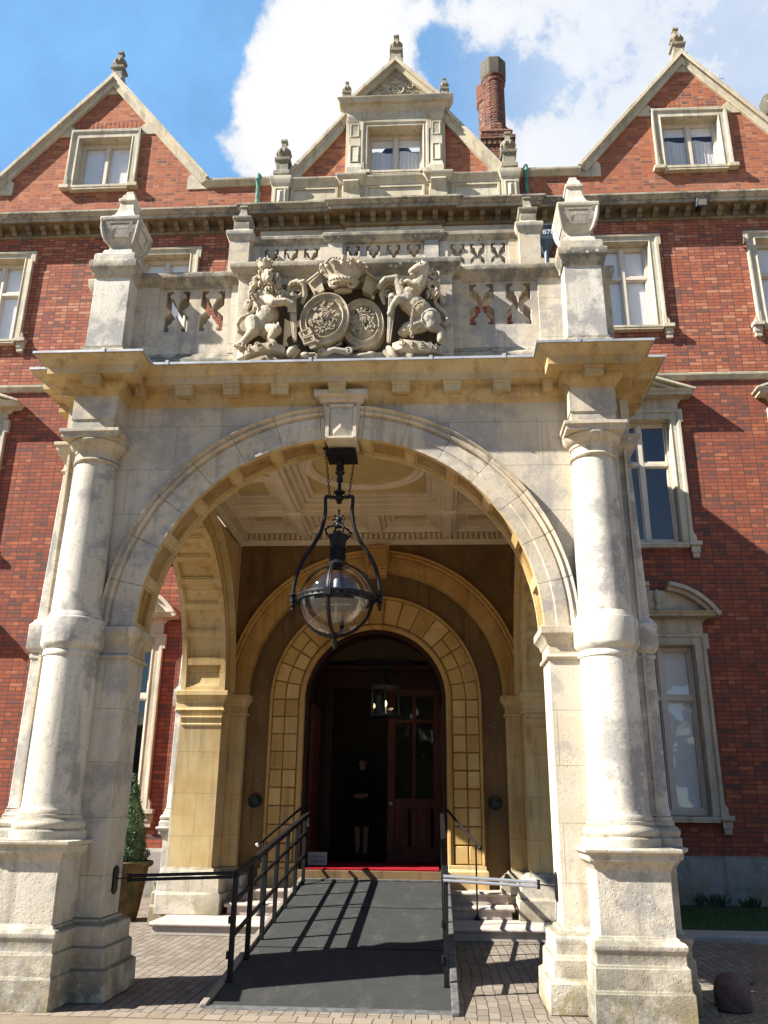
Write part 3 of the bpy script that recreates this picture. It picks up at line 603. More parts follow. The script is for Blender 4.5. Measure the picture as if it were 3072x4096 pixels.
def balustrade(sg):
    pn = MB().poly([(1.12, 5.95), (2.30, 5.95), (2.30, 6.86), (1.12, 6.86)], [hole(1.44, 6.285, 6.79, .128), hole(1.825, 6.285, 6.79, .128)], y0=.0, y1=.20)
    po = mk(pn, sg).build('pierced_panel', 'stone', porch, bevel=.004)
    for xa, xb in ((1.12, 1.235), (2.03, 2.30)): mk(MB().box(xa, xb, -.022, .01, 6.0, 6.83), sg).build('panel_stile', 'ashlar', po, bevel=.004)
    mk(MB().mould([(1.05, 0), (2.30, 0)], RAILP, 1).mould([(1.05, .2), (2.30, .2)], RAILP, -1), sg).build('rail', 'railstone', porch, bevel=.004)
    mk(MB().mould([(1.05, 0), (2.30, 0)], BASEP, 1), sg).build('balustrade_base', 'railstone', porch, bevel=.006)
    # return along the side of the roof terrace
    hs = []
    for y in (.95, 1.35, 1.75, 2.4, 2.8, 3.2, 3.9, 4.3): hs.append(hole(y, 6.285, 6.79, .128))
    mk(MB().poly([(.35, 5.95), (4.9, 5.95), (4.9, 6.86), (.35, 6.86)], hs, y0=2.46, y1=2.64, plane='yz'), sg).build('pierced_panel', 'stone', porch)
    mk(MB().mould([(2.64, .35), (2.64, 4.9)], RAILP, 1).mould([(2.64, .35), (2.64, 4.9)], BASEP, 1), sg).build('rail', 'railstone', porch)
    # corner pier with urn
    cx, cy = 2.465, -.06
    q4 = (cx-.197, cx+.197, cy-.197, cy+.197)
    pc = mk(MB().rect([(0, 5.98), (-.006, 6.82)], *q4), sg).build('corner_pier', 'column', porch, bevel=.006)
    mk(MB().rect([(.05, 5.72), (.05, 5.86), (.038, 5.875), (.04, 5.91), (.03, 5.935), (.015, 5.945), (.012, 5.975), (-.01, 6.0)], *q4), sg).build('pier_base', 'railstone', pc, bevel=.006)
    mk(MB().rect([(-.02, 6.80), (.01, 6.815), (.018, 6.83), (.018, 6.85), (.03, 6.87), (.05, 6.905), (.055, 6.915), (.06, 6.98), (.05, 7.0), (-.06, 7.02)], *q4), sg).build('pier_cap', 'railstone', pc, bevel=.004)
    sp = MB().rect([(.0, 5.74), (0, 6.80), (.02, 6.83), (.05, 6.90), (.055, 6.98), (-.05, 7.0)], 2.50, 2.80, .06, .42)
    mk(sp, sg).build('corner_pier', 'stone', porch, bevel=.006)
    uy = -.06
    u = MB().ngon([(.225, 7.0), (.225, 7.085), (.205, 7.11), (.17, 7.135), (.155, 7.19), (.125, 7.205), (.115, 7.25), (.13, 7.285), (.158, 7.32), (.18, 7.38), (.202, 7.52), (.212, 7.525), (.222, 7.545), (.222, 7.58), (.19, 7.60), (.15, 7.635), (.115, 7.68), (.092, 7.75), (.08, 7.84), (.08, 7.865), (.098, 7.875), (.098, 7.915), (.08, 7.925), (.062, 7.99), (.05, 8.0), (.04, 8.05)], cx, uy)
    uo = mk(u, sg).build('urn', 'plinth', porch, bevel=.008)
    q = MB()
    for k in range(4):
        m3 = Matrix.Rotation(k*PI/2, 3, 'Z')
        vs = [(-.10, -.172, 7.34), (.10, -.172, 7.34), (.15, -.218, 7.51), (-.15, -.218, 7.51), (-.07, -.178, 7.36), (.07, -.178, 7.36), (.105, -.212, 7.49), (-.105, -.212, 7.49)]
        q.add([Vector((cx, uy, 0))+m3 @ Vector(v) for v in vs], [(0, 1, 5, 4), (1, 2, 6, 5), (2, 3, 7, 6), (3, 0, 4, 7)])
        tb = [Vector((cx, uy, 0))+m3 @ Vector((math.sin(t)*.0+xx, yy, zz)) for t, xx, yy, zz in ((0, .12, -.13, 7.27), (0, .155, -.165, 7.31), (0, .178, -.188, 7.38), (0, .192, -.202, 7.45), (0, .200, -.21, 7.52))]
        q.tube(tb, [.014, .02, .022, .022, .016], 8)
    mk(q, sg).build('urn_panels', 'plinth', uo, smooth=50)
both(balustrade)

# ------------------------------------------------------------------ carved coat of arms
def J(px, py, y=-.2):   # measured carving layout to metres on the panel
    return Vector((-1.159+(px-30)*.001455, y, 6.932-(py-(85-.0283*(px-30)))*.001687))
def carve(mb, name, parent, vox=.010, mat='carved'):
    o = mb.build(name, mat, parent, smooth=60)
    r = o.modifiers.new('fuse', 'REMESH'); r.mode = 'VOXEL'; r.voxel_size = vox*.72; r.use_smooth_shade = True
    s = o.modifiers.new('soften', 'SMOOTH'); s.iterations = 1; s.factor = .3
    return o
def limb(mb, pts, rad, n=10):
    pts = [J(*p) for p in pts]; P = []; R = []
    for i in range(len(pts)-1):
        for k in range(4): P.append(pts[i].lerp(pts[i+1], k/4)); R.append(rad[i]+(rad[i+1]-rad[i])*k/4)
    P.append(pts[-1]); R.append(rad[-1]); mb.tube(P, R, n)
    for p, r in zip(pts, rad): mb.ell(p, r*1.02, 10, 6)
def spiral(mb, c, r0, turns, rad, sgn=1, a0=0, y=-.2, n=26):
    P = []; R = []
    for i in range(n):
        t = i/(n-1); a = a0+sgn*turns*2*PI*t; r = r0*(1-.82*t); p = J(*c, y); P.append(p+Vector((r*math.cos(a), -.02*t, r*math.sin(a)))); R.append(rad*(1-.35*t))
    mb.tube(P, R, 8)
def arms():
    sl = MB().poly([(-1.13, 5.74), (1.13, 5.74), (1.13, 6.86), (-1.13, 6.86)], [[(-1.0, 5.90), (1.0, 5.90), (1.0, 6.735), (-1.0, 6.735)]], y0=-.155, y1=-.02)
    sl.box(-1.13, 1.13, -.022, .24, 5.74, 6.86)
    a = sl.build('arms_panel', 'stone', porch, bevel=.005)
    MB().box(-1.0, 1.0, -.03, -.018, 5.90, 6.735).build('panel_ground', 'darkground', a, smooth=0)
    MB().mould([(-1.13, .05), (-1.13, -.155), (1.13, -.155), (1.13, .05)], RAILP, 1).build('rail', 'railstone', porch, bevel=.004)
    sub = a
    # ---- lion
    L = MB()
    L.ell(J(285, 205, -.33), (.062, .06, .085)); L.ell(J(305, 250, -.385), (.036, .045, .036)); L.ell(J(300, 212, -.385), (.016, .03, .045)); L.ell(J(318, 275, -.375), (.026, .03, .016))
    for sx in (-1, 1): L.ell(J(285+sx*27, 190, -.375), .014, 8, 6); L.ell(J(285+sx*38, 172, -.37), (.02, .016, .010), 8, 6)
    MN = MB()
    for k in range(120):   # mane locks
        t = rnd.random(); a = rnd.uniform(-PI*.15, PI*1.15); rr = rnd.uniform(62, 120)
        px, py = 280+rr*math.cos(a), 225-rr*.75*math.sin(a)+t*110*(1 if rnd.random() < .75 else 0)
        px = min(395, max(165, px)); p = J(px, py, -.24-rnd.random()*.07); q = p+Vector((rnd.uniform(-.02, .02), -.01, -rnd.uniform(.04, .085)))
        (L if k < 40 else MN).tube([p, p.lerp(q, .5)+Vector((rnd.uniform(-.014, .014), -.016, 0)), q, q+Vector((rnd.uniform(-.012, .012), .004, -.014))], [.011, .0165, .010, .002], 7)
    L.ell(J(270, 330, -.22), (.13, .09, .15)); L.ell(J(285, 430, -.2), (.125, .1, .14)); L.ell(J(235, 500, -.2), (.12, .1, .12))
    limb(L, [(190, 505, -.25), (205, 585, -.30), (150, 640, -.29), (118, 680, -.30)], [.085, .06, .038, .034]); L.ell(J(122, 690, -.32), (.055, .06, .035))
    for k in range(4): L.tube([J(95+k*18, 680, -.35), J(90+k*19, 712, -.37)], [.016, .010], 6)
    limb(L, [(290, 545, -.2), (365, 570, -.29), (320, 630, -.27), (355, 655, -.28)], [.085, .06, .036, .032])
    limb(L, [(300, 350, -.26), (345, 392, -.33), (420, 385, -.33), (470, 400, -.31)], [.07, .05, .042, .045])
    for k in range(4): L.tube([J(455+k*13, 405, -.33), J(450+k*15, 455, -.32)], [.016, .011], 6)
    limb(L, [(330, 310, -.22), (390, 300, -.27), (440, 330, -.25)], [.055, .042, .04])
    for k in range(26): p = J(rnd.uniform(245, 380), rnd.uniform(480, 545), -.27+rnd.random()*.04); L.tube([p, p+Vector((.004, -.01, -.045))], [.013, .005], 6)
    L.tube([J(*p) for p in ((125, 560, -.18), (85, 545, -.2), (72, 505, -.21), (95, 460, -.21), (150, 435, -.21), (185, 405, -.21), (185, 365, -.21), (155, 345, -.22), (130, 350, -.22))], [.03, .026, .024, .024, .024, .022, .022, .024, .03])
    for k in range(7): L.tube([J(130+k*4, 350+k*3, -.22), J(112+k*5, 400+k*3, -.235)], [.02, .008], 6)
    # crown on the lion
    L.rings([[J(258, 130, -.31)+Vector((r*math.cos(2*PI*j/14), r*.8*math.sin(2*PI*j/14), z)) for j in range(14)] for r, z in ((.06, -.02), (.068, .015), (.078, .05), (.05, .075), (.02, .085))])
    for j in range(9): L.ell(J(258, 130, -.31)+Vector((.078*math.cos(2*PI*j/9), .06*math.sin(2*PI*j/9), .062)), .017, 8, 6)
    carve(L, 'lion', sub, .009); MN.build('lion_mane', 'carved', sub, smooth=60)
    # ---- unicorn
    U = MB()
    U.ell(J(1290, 330, -.24), (.115, .1, .15)); U.ell(J(1365, 400, -.22), (.13, .1, .12)); U.ell(J(1440, 460, -.22), (.115, .1, .12)); U.ell(J(1330, 370, -.23), (.12, .1, .12))
    limb(U, [(1300, 300, -.25), (1370, 230, -.27), (1402, 150, -.3)], [.095, .078, .062])
    limb(U, [(1400, 130, -.31), (1350, 150, -.335), (1315, 172, -.34)], [.062, .046, .034]); U.ell(J(1325, 195, -.335), (.03, .028, .014)); U.tube([J(1395, 92, -.3), J(1383, 70, -.3)], [.022, .006], 6); U.tube([J(1420, 95, -.27), J(1425, 72, -.27)], [.022, .006], 6)
    U.ell(J(1375, 125, -.365), .014, 8, 6); U.ell(J(1360, 112, -.36), (.025, .012, .01), 8, 6)
    UM = MB()
    for k in range(70):
        px, py = rnd.uniform(1415, 1490), rnd.uniform(115, 300); p = J(px, py, -.22-rnd.random()*.08); q = p+Vector((rnd.uniform(.0, .045), rnd.uniform(-.02, .01), -rnd.uniform(.03, .07)))
        (U if k < 24 else UM).tube([p, p.lerp(q, .5)+Vector((.02, -.012, 0)), q, q+Vector((-.012, 0, -.012))], [.011, .015, .009, .002], 7)
    U.tube([J(1240, 250, -.32), J(1290, 245, -.36), (J(1340, 270, -.36)), J(1380, 300, -.33)], [.022]*4, 8)
    for k in range(6): U.ell(J(1245+k*25, 238+k*8, -.35), .016, 8, 6)
    limb(U, [(1250, 310, -.27), (1205, 205, -.3), (1130, 215, -.31), (1085, 262, -.3)], [.065, .042, .032, .034])
    limb(U, [(1270, 355, -.27), (1215, 365, -.33), (1175, 420, -.32), (1165, 455, -.31)], [.062, .042, .03, .034])
    limb(U, [(1440, 480, -.26), (1455, 530, -.28), (1515, 560, -.27), (1515, 625, -.28)], [.095, .062, .036, .04])
    limb(U, [(1380, 490, -.2), (1290, 530, -.22), (1260, 545, -.2)], [.09, .07, .06])
    U.tube([J(*p) for p in ((1500, 470, -.2), (1545, 490, -.2), (1568, 455, -.21), (1545, 410, -.21), (1500, 375, -.21), (1478, 335, -.21), (1490, 298, -.22), (1520, 292, -.22))], [.03, .03, .03, .026, .024, .022, .022, .028])
    for k in range(6): U.tube([J(1515+k*6, 295+k*4, -.22), J(1535+k*3, 360-k*3, -.235)], [.022, .008], 6)
    carve(U, 'unicorn', sub, .009); UM.build('unicorn_mane', 'carved', sub, smooth=60)
    ch = MB()
    cp = [J(*p) for p in ((1395, 385, -.35), (1360, 400, -.355), (1332, 425, -.35), (1322, 470, -.34), (1314, 520, -.33), (1310, 570, -.31), (1320, 620, -.29))]
    pts = []
    for i in range(len(cp)-1):
        for k in range(3): pts.append(cp[i].lerp(cp[i+1], k/3))
    for i, p in enumerate(pts):
        d = (pts[min(i+1, len(pts)-1)]-pts[max(i-1, 0)]).normalized(); sdir = Vector((0, 1, 0)).cross(d).normalized() if i % 2 else Vector((0, 1, 0))
        ch.tube([p+d*.022*math.cos(a)+sdir*.013*math.sin(a) for a in [2*PI*j/10 for j in range(11)]], .0055, 6)
    ch.build('chain', 'carved', sub)
    # ---- shields with garter and collar
    def shield(c, rx, rz, tilt, y, name):
        q = MB(); c0 = J(*c, y); R = Matrix.Rotation(tilt, 3, 'Y')
        def ring(prof):
            q.rings([[c0+R @ Vector((k*rx*math.cos(2*PI*j/56), dy, k*rz*math.sin(2*PI*j/56))) for j in range(56)] for k, dy in prof])
        ring([(1.0, .15), (1.0, -.0), (.985, -.025), (.955, -.03), (.93, -.012), (.91, -.004), (.79, -.004), (.77, -.014), (.74, -.03), (.715, -.022), (.70, .0), (.68, .01), (.4, -.018), (.02, -.03)])
        o = q.build(name, 'carved', sub, smooth=50)
        return o, c0, R
    o1, c1, R1 = shield((703, 483), .253, .305, math.radians(14), -.27, 'oval_shield')
    o2, c2, R2 = shield((968, 490), .222, .288, math.radians(-8), -.21, 'oval_shield')
    def charges(o, c0, R, rx, rz, seed):
        q = MB(); r2 = random.Random(seed)
        for i in range(46):
            a, k = r2.uniform(0, 6.28), math.sqrt(r2.random())*.58; p = c0+R @ Vector((k*rx*math.cos(a), -.022, k*rz*math.sin(a)))
            s1, s2 = r2.uniform(.010, .03), r2.uniform(.006, .012); an = r2.choice((.3, -.4, .9, 1.3)); ax = R @ Vector((math.cos(an)*s1, 0, math.sin(an)*s1)); az = R @ Vector((-math.sin(an)*s2, 0, math.cos(an)*s2))
            q.obox(p, ax, (0, .012, 0), az)
        for k in (-.25, .25): q.obox(c0+R @ Vector((k*rx*.0, -.02, k*rz)), R @ Vector((rx*.6, 0, 0)), (0, .010, 0), R @ Vector((0, 0, .004)))
        q.obox(c0+Vector((0, -.02, 0)), R @ Vector((.004, 0, 0)), (0, .010, 0), R @ Vector((0, 0, rz*.62)))
        e = [(-.5, .55), (.5, .55), (.5, .05), (.3, -.35), (0, -.62), (-.3, -.35), (-.5, .05)]; cc = c0+R @ Vector((.0, -.028, .02))
        q.rings([[cc+Vector((0, d, 0))+R @ Vector((u*.085*k_, 0, v*.11*k_)) for u, v in e] for d, k_ in ((.03, 1.0), (-.006, 1.0), (-.012, .86), (-.006, .82))])
        for k in range(5): q.obox(cc+R @ Vector(((k-2)*.014, -.012, .025*(k % 2)-.01)), R @ Vector((.004, 0, 0)), (0, .008, 0), R @ Vector((.003, 0, .018)))
        for k in range(10):
            p = c0+R @ Vector((rx*(-.5+.11*k), -.018, -rz*.30+.03*(k % 3))); q.tube([p, p+Vector((.012, -.014, .03)), p+Vector((.03, -.006, .02))], [.010, .012, .004], 6)
        q.build('shield_charges', 'carved', sub, smooth=0)
    charges(o1, c1, R1, .253, .305, 3); charges(o2, c2, R2, .222, .288, 5)
    # motto letters around the garter
    word = 'HONI SOIT QUI MAL Y PENSE'; lt = MB()
    for i, chh in enumerate(word):
        if chh == ' ': continue
        a = math.radians(205-i*9.6); p = c1+R1 @ Vector((.85*.253*math.cos(a), -.006, .85*.305*math.sin(a)))
        q = text_mesh(chh, .042, .004, Matrix.Translation(p) @ Matrix.Rotation(PI/2-a+math.radians(14), 4, 'Y') @ Matrix.Rotation(PI/2, 4, 'X'), 'x', 'carved')
        lt.add([v.co for v in q.data.vertices], [tuple(f.vertices) for f in q.data.polygons]); bpy.data.objects.remove(q)
    lt.build('motto_letters', 'carved', sub, smooth=0)
    # ---- crown
    K = MB(); kc = J(828, 190, -.27)
    def kr(r, z, sy=.62): return [kc+Vector((r*math.cos(2*PI*j/40), r*sy*math.sin(2*PI*j/40), z)) for j in range(40)]
    K.rings([kr(.145, -.095), kr(.152, -.08), kr(.156, -.045), kr(.15, -.035), kr(.165, .0), kr(.20, .06), kr(.235, .105), kr(.225, .12), kr(.12, .17), kr(.02, .19)])
    for j in range(28): K.ell(kc+Vector((.158*math.cos(2*PI*j/28), .158*.62*math.sin(2*PI*j/28), -.06)), .012, 6, 5)
    for j in range(16):
        a = 2*PI*j/16; b = kc+Vector((.19*math.cos(a), .19*.62*math.sin(a), .045)); t = kc+Vector((.245*math.cos(a), .245*.62*math.sin(a), .115)); tv = Vector((-math.sin(a), math.cos(a)*.62, 0))
        if j % 2: K.tube([b, t], [.014, .022], 6); K.ell(t, (.026, .02, .026), 8, 6); K.tube([t-tv*.032, t+tv*.032], [.015, .015], 6)
        else: K.ell(b.lerp(t, .6), (.03, .02, .035), 8, 6); K.ell(t, .018, 8, 6)
    for a in (0, PI/4, PI/2, 3*PI/4, PI, 5*PI/4, 6*PI/4, 7*PI/4):
        for k in range(9):
            t = k/8; r = .235*math.cos(t*PI/2)**.8 if t < 1 else 0
            K.ell(kc+Vector((r*math.cos(a), r*.62*math.sin(a), .11+.115*math.sin(t*PI/2))), .015, 6, 5)
    K.ell(kc+Vector((0, 0, .245)), .03, 10, 8)
    K.build('crown', 'carved', sub, smooth=50)
    # ---- scrollwork, console legs and buckle
    C = MB()
    for sgn, cx in ((1, 765), (-1, 885)): spiral(C, (cx, 250), .05, 1.4, .02, sgn, PI/2, -.3)
    C.tube([J(790, 225, -.27), J(865, 225, -.27)], [.03, .03], 8); C.ell(J(823, 265, -.22), (.1, .05, .03))
    for sx in (1, -1):
        f = lambda x: x if sx == 1 else 1652-x
        q = [J(f(565), 195, -.22), J(f(650), 165, -.30), J(f(690), 270, -.26), J(f(625), 290, -.2)]
        C.add(q+[p+Vector((0, .1, 0)) for p in q], [(0, 1, 2, 3), (4, 7, 6, 5), (0, 4, 5, 1), (1, 5, 6, 2), (2, 6, 7, 3), (3, 7, 4, 0)])
        C.tube([J(f(565), 205, -.24), J(f(655), 172, -.32)], [.014, .014], 8)
        spiral(C, (f(500), 285), .085, 1.35, .024, sx, PI*.1 if sx == 1 else PI*.9, -.23)
        C.tube([J(f(425), 285, -.23), J(f(440), 245, -.26), J(f(490), 220, -.27), J(f(540), 245, -.26), J(f(552), 300, -.24), J(f(530), 360, -.22)], [.025, .03, .035, .033, .03, .02], 8)
        for k in range(6): C.ell(J(f(455+k*17), 232-(k % 3)*6, -.27), (.03, .03, .03), 8, 6)
        C.tube([J(f(470), 320, -.29), J(f(470), 345, -.29)], [.045, .048], 14); C.tube([J(f(470), 345, -.28), J(f(485), 480, -.27), J(f(497), 635, -.25)], [.038, .032, .02], 12)
        for k in range(-2, 3): C.tube([J(f(470+k*12), 350, -.312), J(f(497+k*5), 630, -.265)], [.009, .006], 6)
        C.tube([J(f(500), 660, -.22), J(f(480), 700, -.26), J(f(445), 735, -.25)], [.03, .045, .028], 8); C.tube([J(f(520), 680, -.22), J(f(480), 740, -.22)], [.04, .02], 8)
        C.ell(J(f(615), 310, -.22), .025, 8, 6); C.ell(J(f(645), 250, -.22), .02, 8, 6)
    # centre bottom cartouche scroll
    C.tube([J(690, 715, -.25), J(780, 700, -.29), J(880, 705, -.25)], [.035, .03, .035], 12); spiral(C, (690, 715), .045, 1.2, .014, 1, 0, -.27); spiral(C, (880, 705), .045, 1.2, .014, -1, PI, -.27)
    C.tube([J(640, 700, -.2), J(540, 720, -.22), J(590, 735, -.2)], [.02, .03, .02], 8); C.tube([J(910, 712, -.2), J(1010, 715, -.24), J(1060, 700, -.2)], [.02, .025, .02], 8); C.ell(J(570, 722, -.24), (.05, .03, .035)); C.ell(J(1030, 708, -.23), (.05, .03, .03))
    C.tube([J(820, 630, -.22), J(770, 665, -.22), J(840, 680, -.22), J(950, 650, -.2)], [.02, .025, .025, .02], 8)
    C.build('scrollwork', 'carved', sub, smooth=55)
    B = MB()
    for (x, y_, an) in ((580, 605, .5), (605, 650, .35)):
        p = J(x, y_, -.33); ax = Vector((math.cos(an)*.055, 0, math.sin(an)*.055)); az = Vector((-math.sin(an)*.032, 0, math.cos(an)*.032))
        for s_ in (-1, 1): B.obox(p+az*s_, ax, (0, .014, 0), az*.25); B.obox(p+ax*s_, ax*.16, (0, .014, 0), az*1.2)
    B.obox(J(625, 680, -.32), Vector((.02, 0, -.035)), (0, .012, 0), Vector((.03, 0, .012)))
    B.build('garter_buckle', 'carved', sub, bevel=.003, smooth=0)
    # ---- motto ribbons
    def ribbon(pts, hw, txt, tpos, rz, flip):
        q = MB(); P = []
        for i in range(len(pts)-1):
            for k in range(6): P.append(J(*pts[i]).lerp(J(*pts[i+1]), k/6))
        P.append(J(*pts[-1])); rs = []
        for p in P: rs.append([p+Vector((0, -.012, -hw)), p+Vector((0, -.018, 0)), p+Vector((0, -.012, hw)), p+Vector((0, .09, hw)), p+Vector((0, .09, -hw))])
        q.rings(rs); o = q.build('motto_ribbon', 'carved', sub, smooth=60)
        k = MB()
        for chh, px, py, yy in tpos:
            m_ = text_mesh(chh, .088, .012, Matrix.Translation(J(px, py, yy)) @ Matrix.Rotation(rz, 4, 'Y') @ Matrix.Rotation(PI/2, 4, 'X'), 'x', 'carved')
            k.add([v.co for v in m_.data.vertices], [tuple(f.vertices) for f in m_.data.polygons]); bpy.data.objects.remove(m_)
        k.build('ribbon_letters', 'carved', sub, smooth=0)
    ribbon([(95, 730, -.24), (170, 738, -.34), (260, 710, -.34), (350, 690, -.33), (430, 695, -.25)], .042, 'ICH', [('I', 195, 728, -.362), ('C', 265, 708, -.364), ('H', 345, 690, -.362)], -.15, 0)
    ribbon([(1180, 670, -.25), (1260, 675, -.34), (1350, 685, -.345), (1440, 698, -.335), (1525, 690, -.26)], .046, 'DIEN', [('D', 1250, 675, -.362), ('I', 1318, 681, -.366), ('E', 1385, 690, -.366), ('N', 1465, 698, -.355)], .09, 1)
    V = MB()
    for k in range(7): spiral(V, (180+k*45 if k < 4 else 1340+(k-4)*50, 655-(k % 2)*12 if k < 4 else 625), .03, 1.1, .012, 1 if k % 2 else -1, k, -.2, 14)
    V.build('foliage_scrolls', 'carved', sub)
arms()

# ------------------------------------------------------------------ ceiling, roof and rear arch of the porch
def inside():
    Z0 = 5.60
    c = MB().box(-2.17, 2.17, .44, 5.11, 5.80, 5.86)
    c.build('ceiling_panel', 'ceilpanel', porch, smooth=0)
    b = MB()
    for x in (-1.13, 1.13): b.box(x-.11, x+.11, .45, 5.10, Z0, 5.80)
    for y in (1.25, 3.95): b.box(-2.16, 2.16, y-.11, y+.11, Z0+.002, 5.799)
    for x in (-1.13, 1.13): b.box(x-.05, x+.05, .45, 5.10, Z0-.035, Z0+.004)
    for y in (1.25, 3.95): b.box(-2.16, 2.16, y-.05, y+.05, Z0-.033, Z0+.004)
    for y in (.85, 4.55): b.box(-.09, .09, y-.42, y+.42, Z0+.004, 5.79)
    for x in (-1.66, 1.66): b.box(x-.42, x+.42, 2.5, 2.7, Z0+.006, 5.79)
    def frame(x0, x1, y0, y1):
        for k, (i, zz) in enumerate(((.0, .07), (.07, .12), (.14, .165))): 
            z = Z0+zz; w_ = .07
            b.box(x0+i, x1-i, y0+i, y0+i+w_, z, 5.80+k*.0007); b.box(x0+i, x1-i, y1-i-w_, y1-i, z, 5.80+k*.0007); b.box(x0+i, x0+i+w_, y0+i+w_, y1-i-w_, z, 5.80+k*.0007); b.box(x1-i-w_, x1-i, y0+i+w_, y1-i-w_, z, 5.80+k*.0007)
    frame(-1.02, 1.02, 1.36, 3.84)
    for x0, x1 in ((-2.1, -1.24), (1.24, 2.1)): frame(x0, x1, 4.06, 5.04); frame(x0, x1, .52, 1.14); frame(x0, x1, 1.36, 2.5); frame(x0, x1, 2.7, 3.84)
    frame(-1.02, -.09, 4.06, 5.04); frame(.09, 1.02, 4.06, 5.04); frame(-1.02, -.09, .52, 1.14); frame(.09, 1.02, .52, 1.14)
    for x in (-1.13, 1.13):
        for y in (1.25, 3.95): b.ngon([(.09, Z0-.06), (.12, Z0-.03), (.12, Z0)], x, y)
    b.build('ceiling_beams', 'ceiling', porch, bevel=.004)
    r = MB(); n = 64
    r.rings([[(rr*math.cos(2*PI*j/n), 2.6+rr*math.sin(2*PI*j/n)*1.0, z) for j in range(n)] for rr, z in ((.68, 5.80), (.68, 5.77), (.72, 5.74), (.76, 5.755), (.80, 5.74), (.85, 5.77), (.85, 5.80))], caps=False)
    r.build('ceiling_ring', 'ceiling', porch)
    cor = [(0, 5.44), (.02, 5.45), (.03, 5.50), (.05, 5.515), (.05, 5.53), (.012, 5.535), (.012, 5.63), (.09, 5.64), (.12, 5.68), (.16, 5.70), (.16, 5.72), (-.02, 5.72), (-.02, 5.44)]
    q = MB().mould([(-2.155, .46), (-2.155, 5.09), (2.155, 5.09), (2.155, .46)], cor, 1); q.mould([(2.155, .46), (-2.155, .46)], cor, 1)
    x = -2.10
    while x < 2.1:
        q.box(x, x+.042, 5.015, 5.085, 5.535, 5.625); q.box(x, x+.042, .465, .535, 5.535, 5.625); x += .083
    y = .55
    while y < 5.0:
        for sg in (1, -1): q.box(*sorted((sg*2.08, sg*2.15)), y, y+.042, 5.535, 5.625)
        y += .083
    q.build('ceiling_cornice', 'ceiling', porch)
    MB().box(-2.5, 2.5, .2, 5.3, 5.88, 5.93).build('roof_deck', 'lead', porch)
    # rear wall with the inner arch
    w_ = MB().poly([(-2.159, 0), *arch_opening(0, RA+.045, HW, SPR), (2.159, 0), (2.159, 5.79), (-2.159, 5.79)], y0=5.08, y1=5.25)
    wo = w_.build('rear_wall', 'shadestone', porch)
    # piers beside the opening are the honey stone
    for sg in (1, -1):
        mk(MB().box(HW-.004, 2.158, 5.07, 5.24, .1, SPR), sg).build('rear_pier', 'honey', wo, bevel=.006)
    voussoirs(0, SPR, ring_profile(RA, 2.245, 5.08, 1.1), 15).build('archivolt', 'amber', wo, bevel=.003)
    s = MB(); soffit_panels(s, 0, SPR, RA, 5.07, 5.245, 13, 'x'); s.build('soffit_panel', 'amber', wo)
    k = MB().rings([[(-h+.02, y, z), (h+.02, y, z), (h+.02, 5.2, z), (-h+.02, 5.2, z)] for h, y, z in ((.15, 4.96, 4.93), (.19, 4.93, 5.40))])
    for xa, xb, za, zb in ((-.13, -.10, 5.02, 5.34), (.14, .17, 5.02, 5.34), (-.1, .14, 5.02, 5.06), (-.1, .14, 5.30, 5.34)): k.box(xa, xb, 4.915, 5.0, za, zb)
    k.build('keystone', 'amber', wo, bevel=.005)
inside()

# ================================================================== house
house = thing('brick_house', 'large red brick country house with stone dressings, three pointed gables and sash windows', 'house', (0, D, 0))
WIN = []   # (cx, half width, z0, z1) openings in the main wall
for cx in (5.07, -5.07, 8.47, -8.89):
    WIN += [(cx, .58, 11.12, 13.27), (cx, .61, 6.36, 8.99), (cx, .61, 1.43, 4.42)]
def wall():
    gx = 6.86
    top = [(-13, 15.05), (-9.46, 15.05), (-gx, 18.30), (-4.25, 15.10), (-2.9, 15.10), (-2.3, 15.10), (-1.15, 16.60), (.1, 16.60), (1.33, 16.60), (2.48, 15.10), (4.25, 15.10), (gx, 18.30), (9.46, 15.05), (13, 15.05)]
    holes = [[(c-h, z0), (c+h, z0), (c+h, z1), (c-h, z1)] for c, h, z0, z1 in WIN]
    for sg in (1, -1): holes.append([(sg*6.86-.72, 15.2), (sg*6.86+.72, 15.2), (sg*6.86+.72, 16.66), (sg*6.86-.72, 16.66)])
    holes.append([(.095-.68, 15.22), (.095+.68, 15.22), (.095+.68, 16.55), (.095-.68, 16.55)])
    holes.append([(-2.3, .3), (2.3, .3), (2.3, 5.4), (-2.3, 5.4)])
    m = MB().poly([(-13, .0)]+[(13, .0)]+top[::-1], holes, y0=D, y1=D+.42)
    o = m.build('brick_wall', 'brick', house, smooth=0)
    for xa, xb in ((-13, -2.7), (2.7, 13)): MB().rect([(0, -.1), (0, .74), (-.07, .80)], xa, xb, D-.07, D+.1).build('wall_plinth', 'wallbase', house, bevel=.01)
    b = MB().box(-12.9, 12.9, 9.35, 9.5, 5.2, 15.0).box(5.5, 8.3, 9.3, 9.34, 14.9, 17).box(-8.3, -5.5, 9.3, 9.34, 14.9, 17).box(-.9, 1.1, 9.3, 9.34, 14.9, 17).box(-12.9, -2.72, 9.35, 9.5, 0, 5.2).box(2.72, 12.9, 9.35, 9.5, 0, 5.2); b.build('inner_wall', 'room', house, smooth=0)
    f = MB()
    for z in (5.2, 10.0, 14.3): f.box(-12.9, 12.9, D+.43, 9.34, z, z+.1) if z > 6 else f.box(-12.9, -2.72, D+.43, 9.34, z, z+.1).box(2.72, 12.9, D+.43, 9.34, z, z+.1)
    f.build('floor_slab', 'room', house, smooth=0)
wall()
SP = [(0, 9.86), (.03, 9.88), (.04, 9.91), (.085, 9.95), (.09, 9.99), (.05, 10.02), (-.05, 10.03), (-.05, 9.86)]
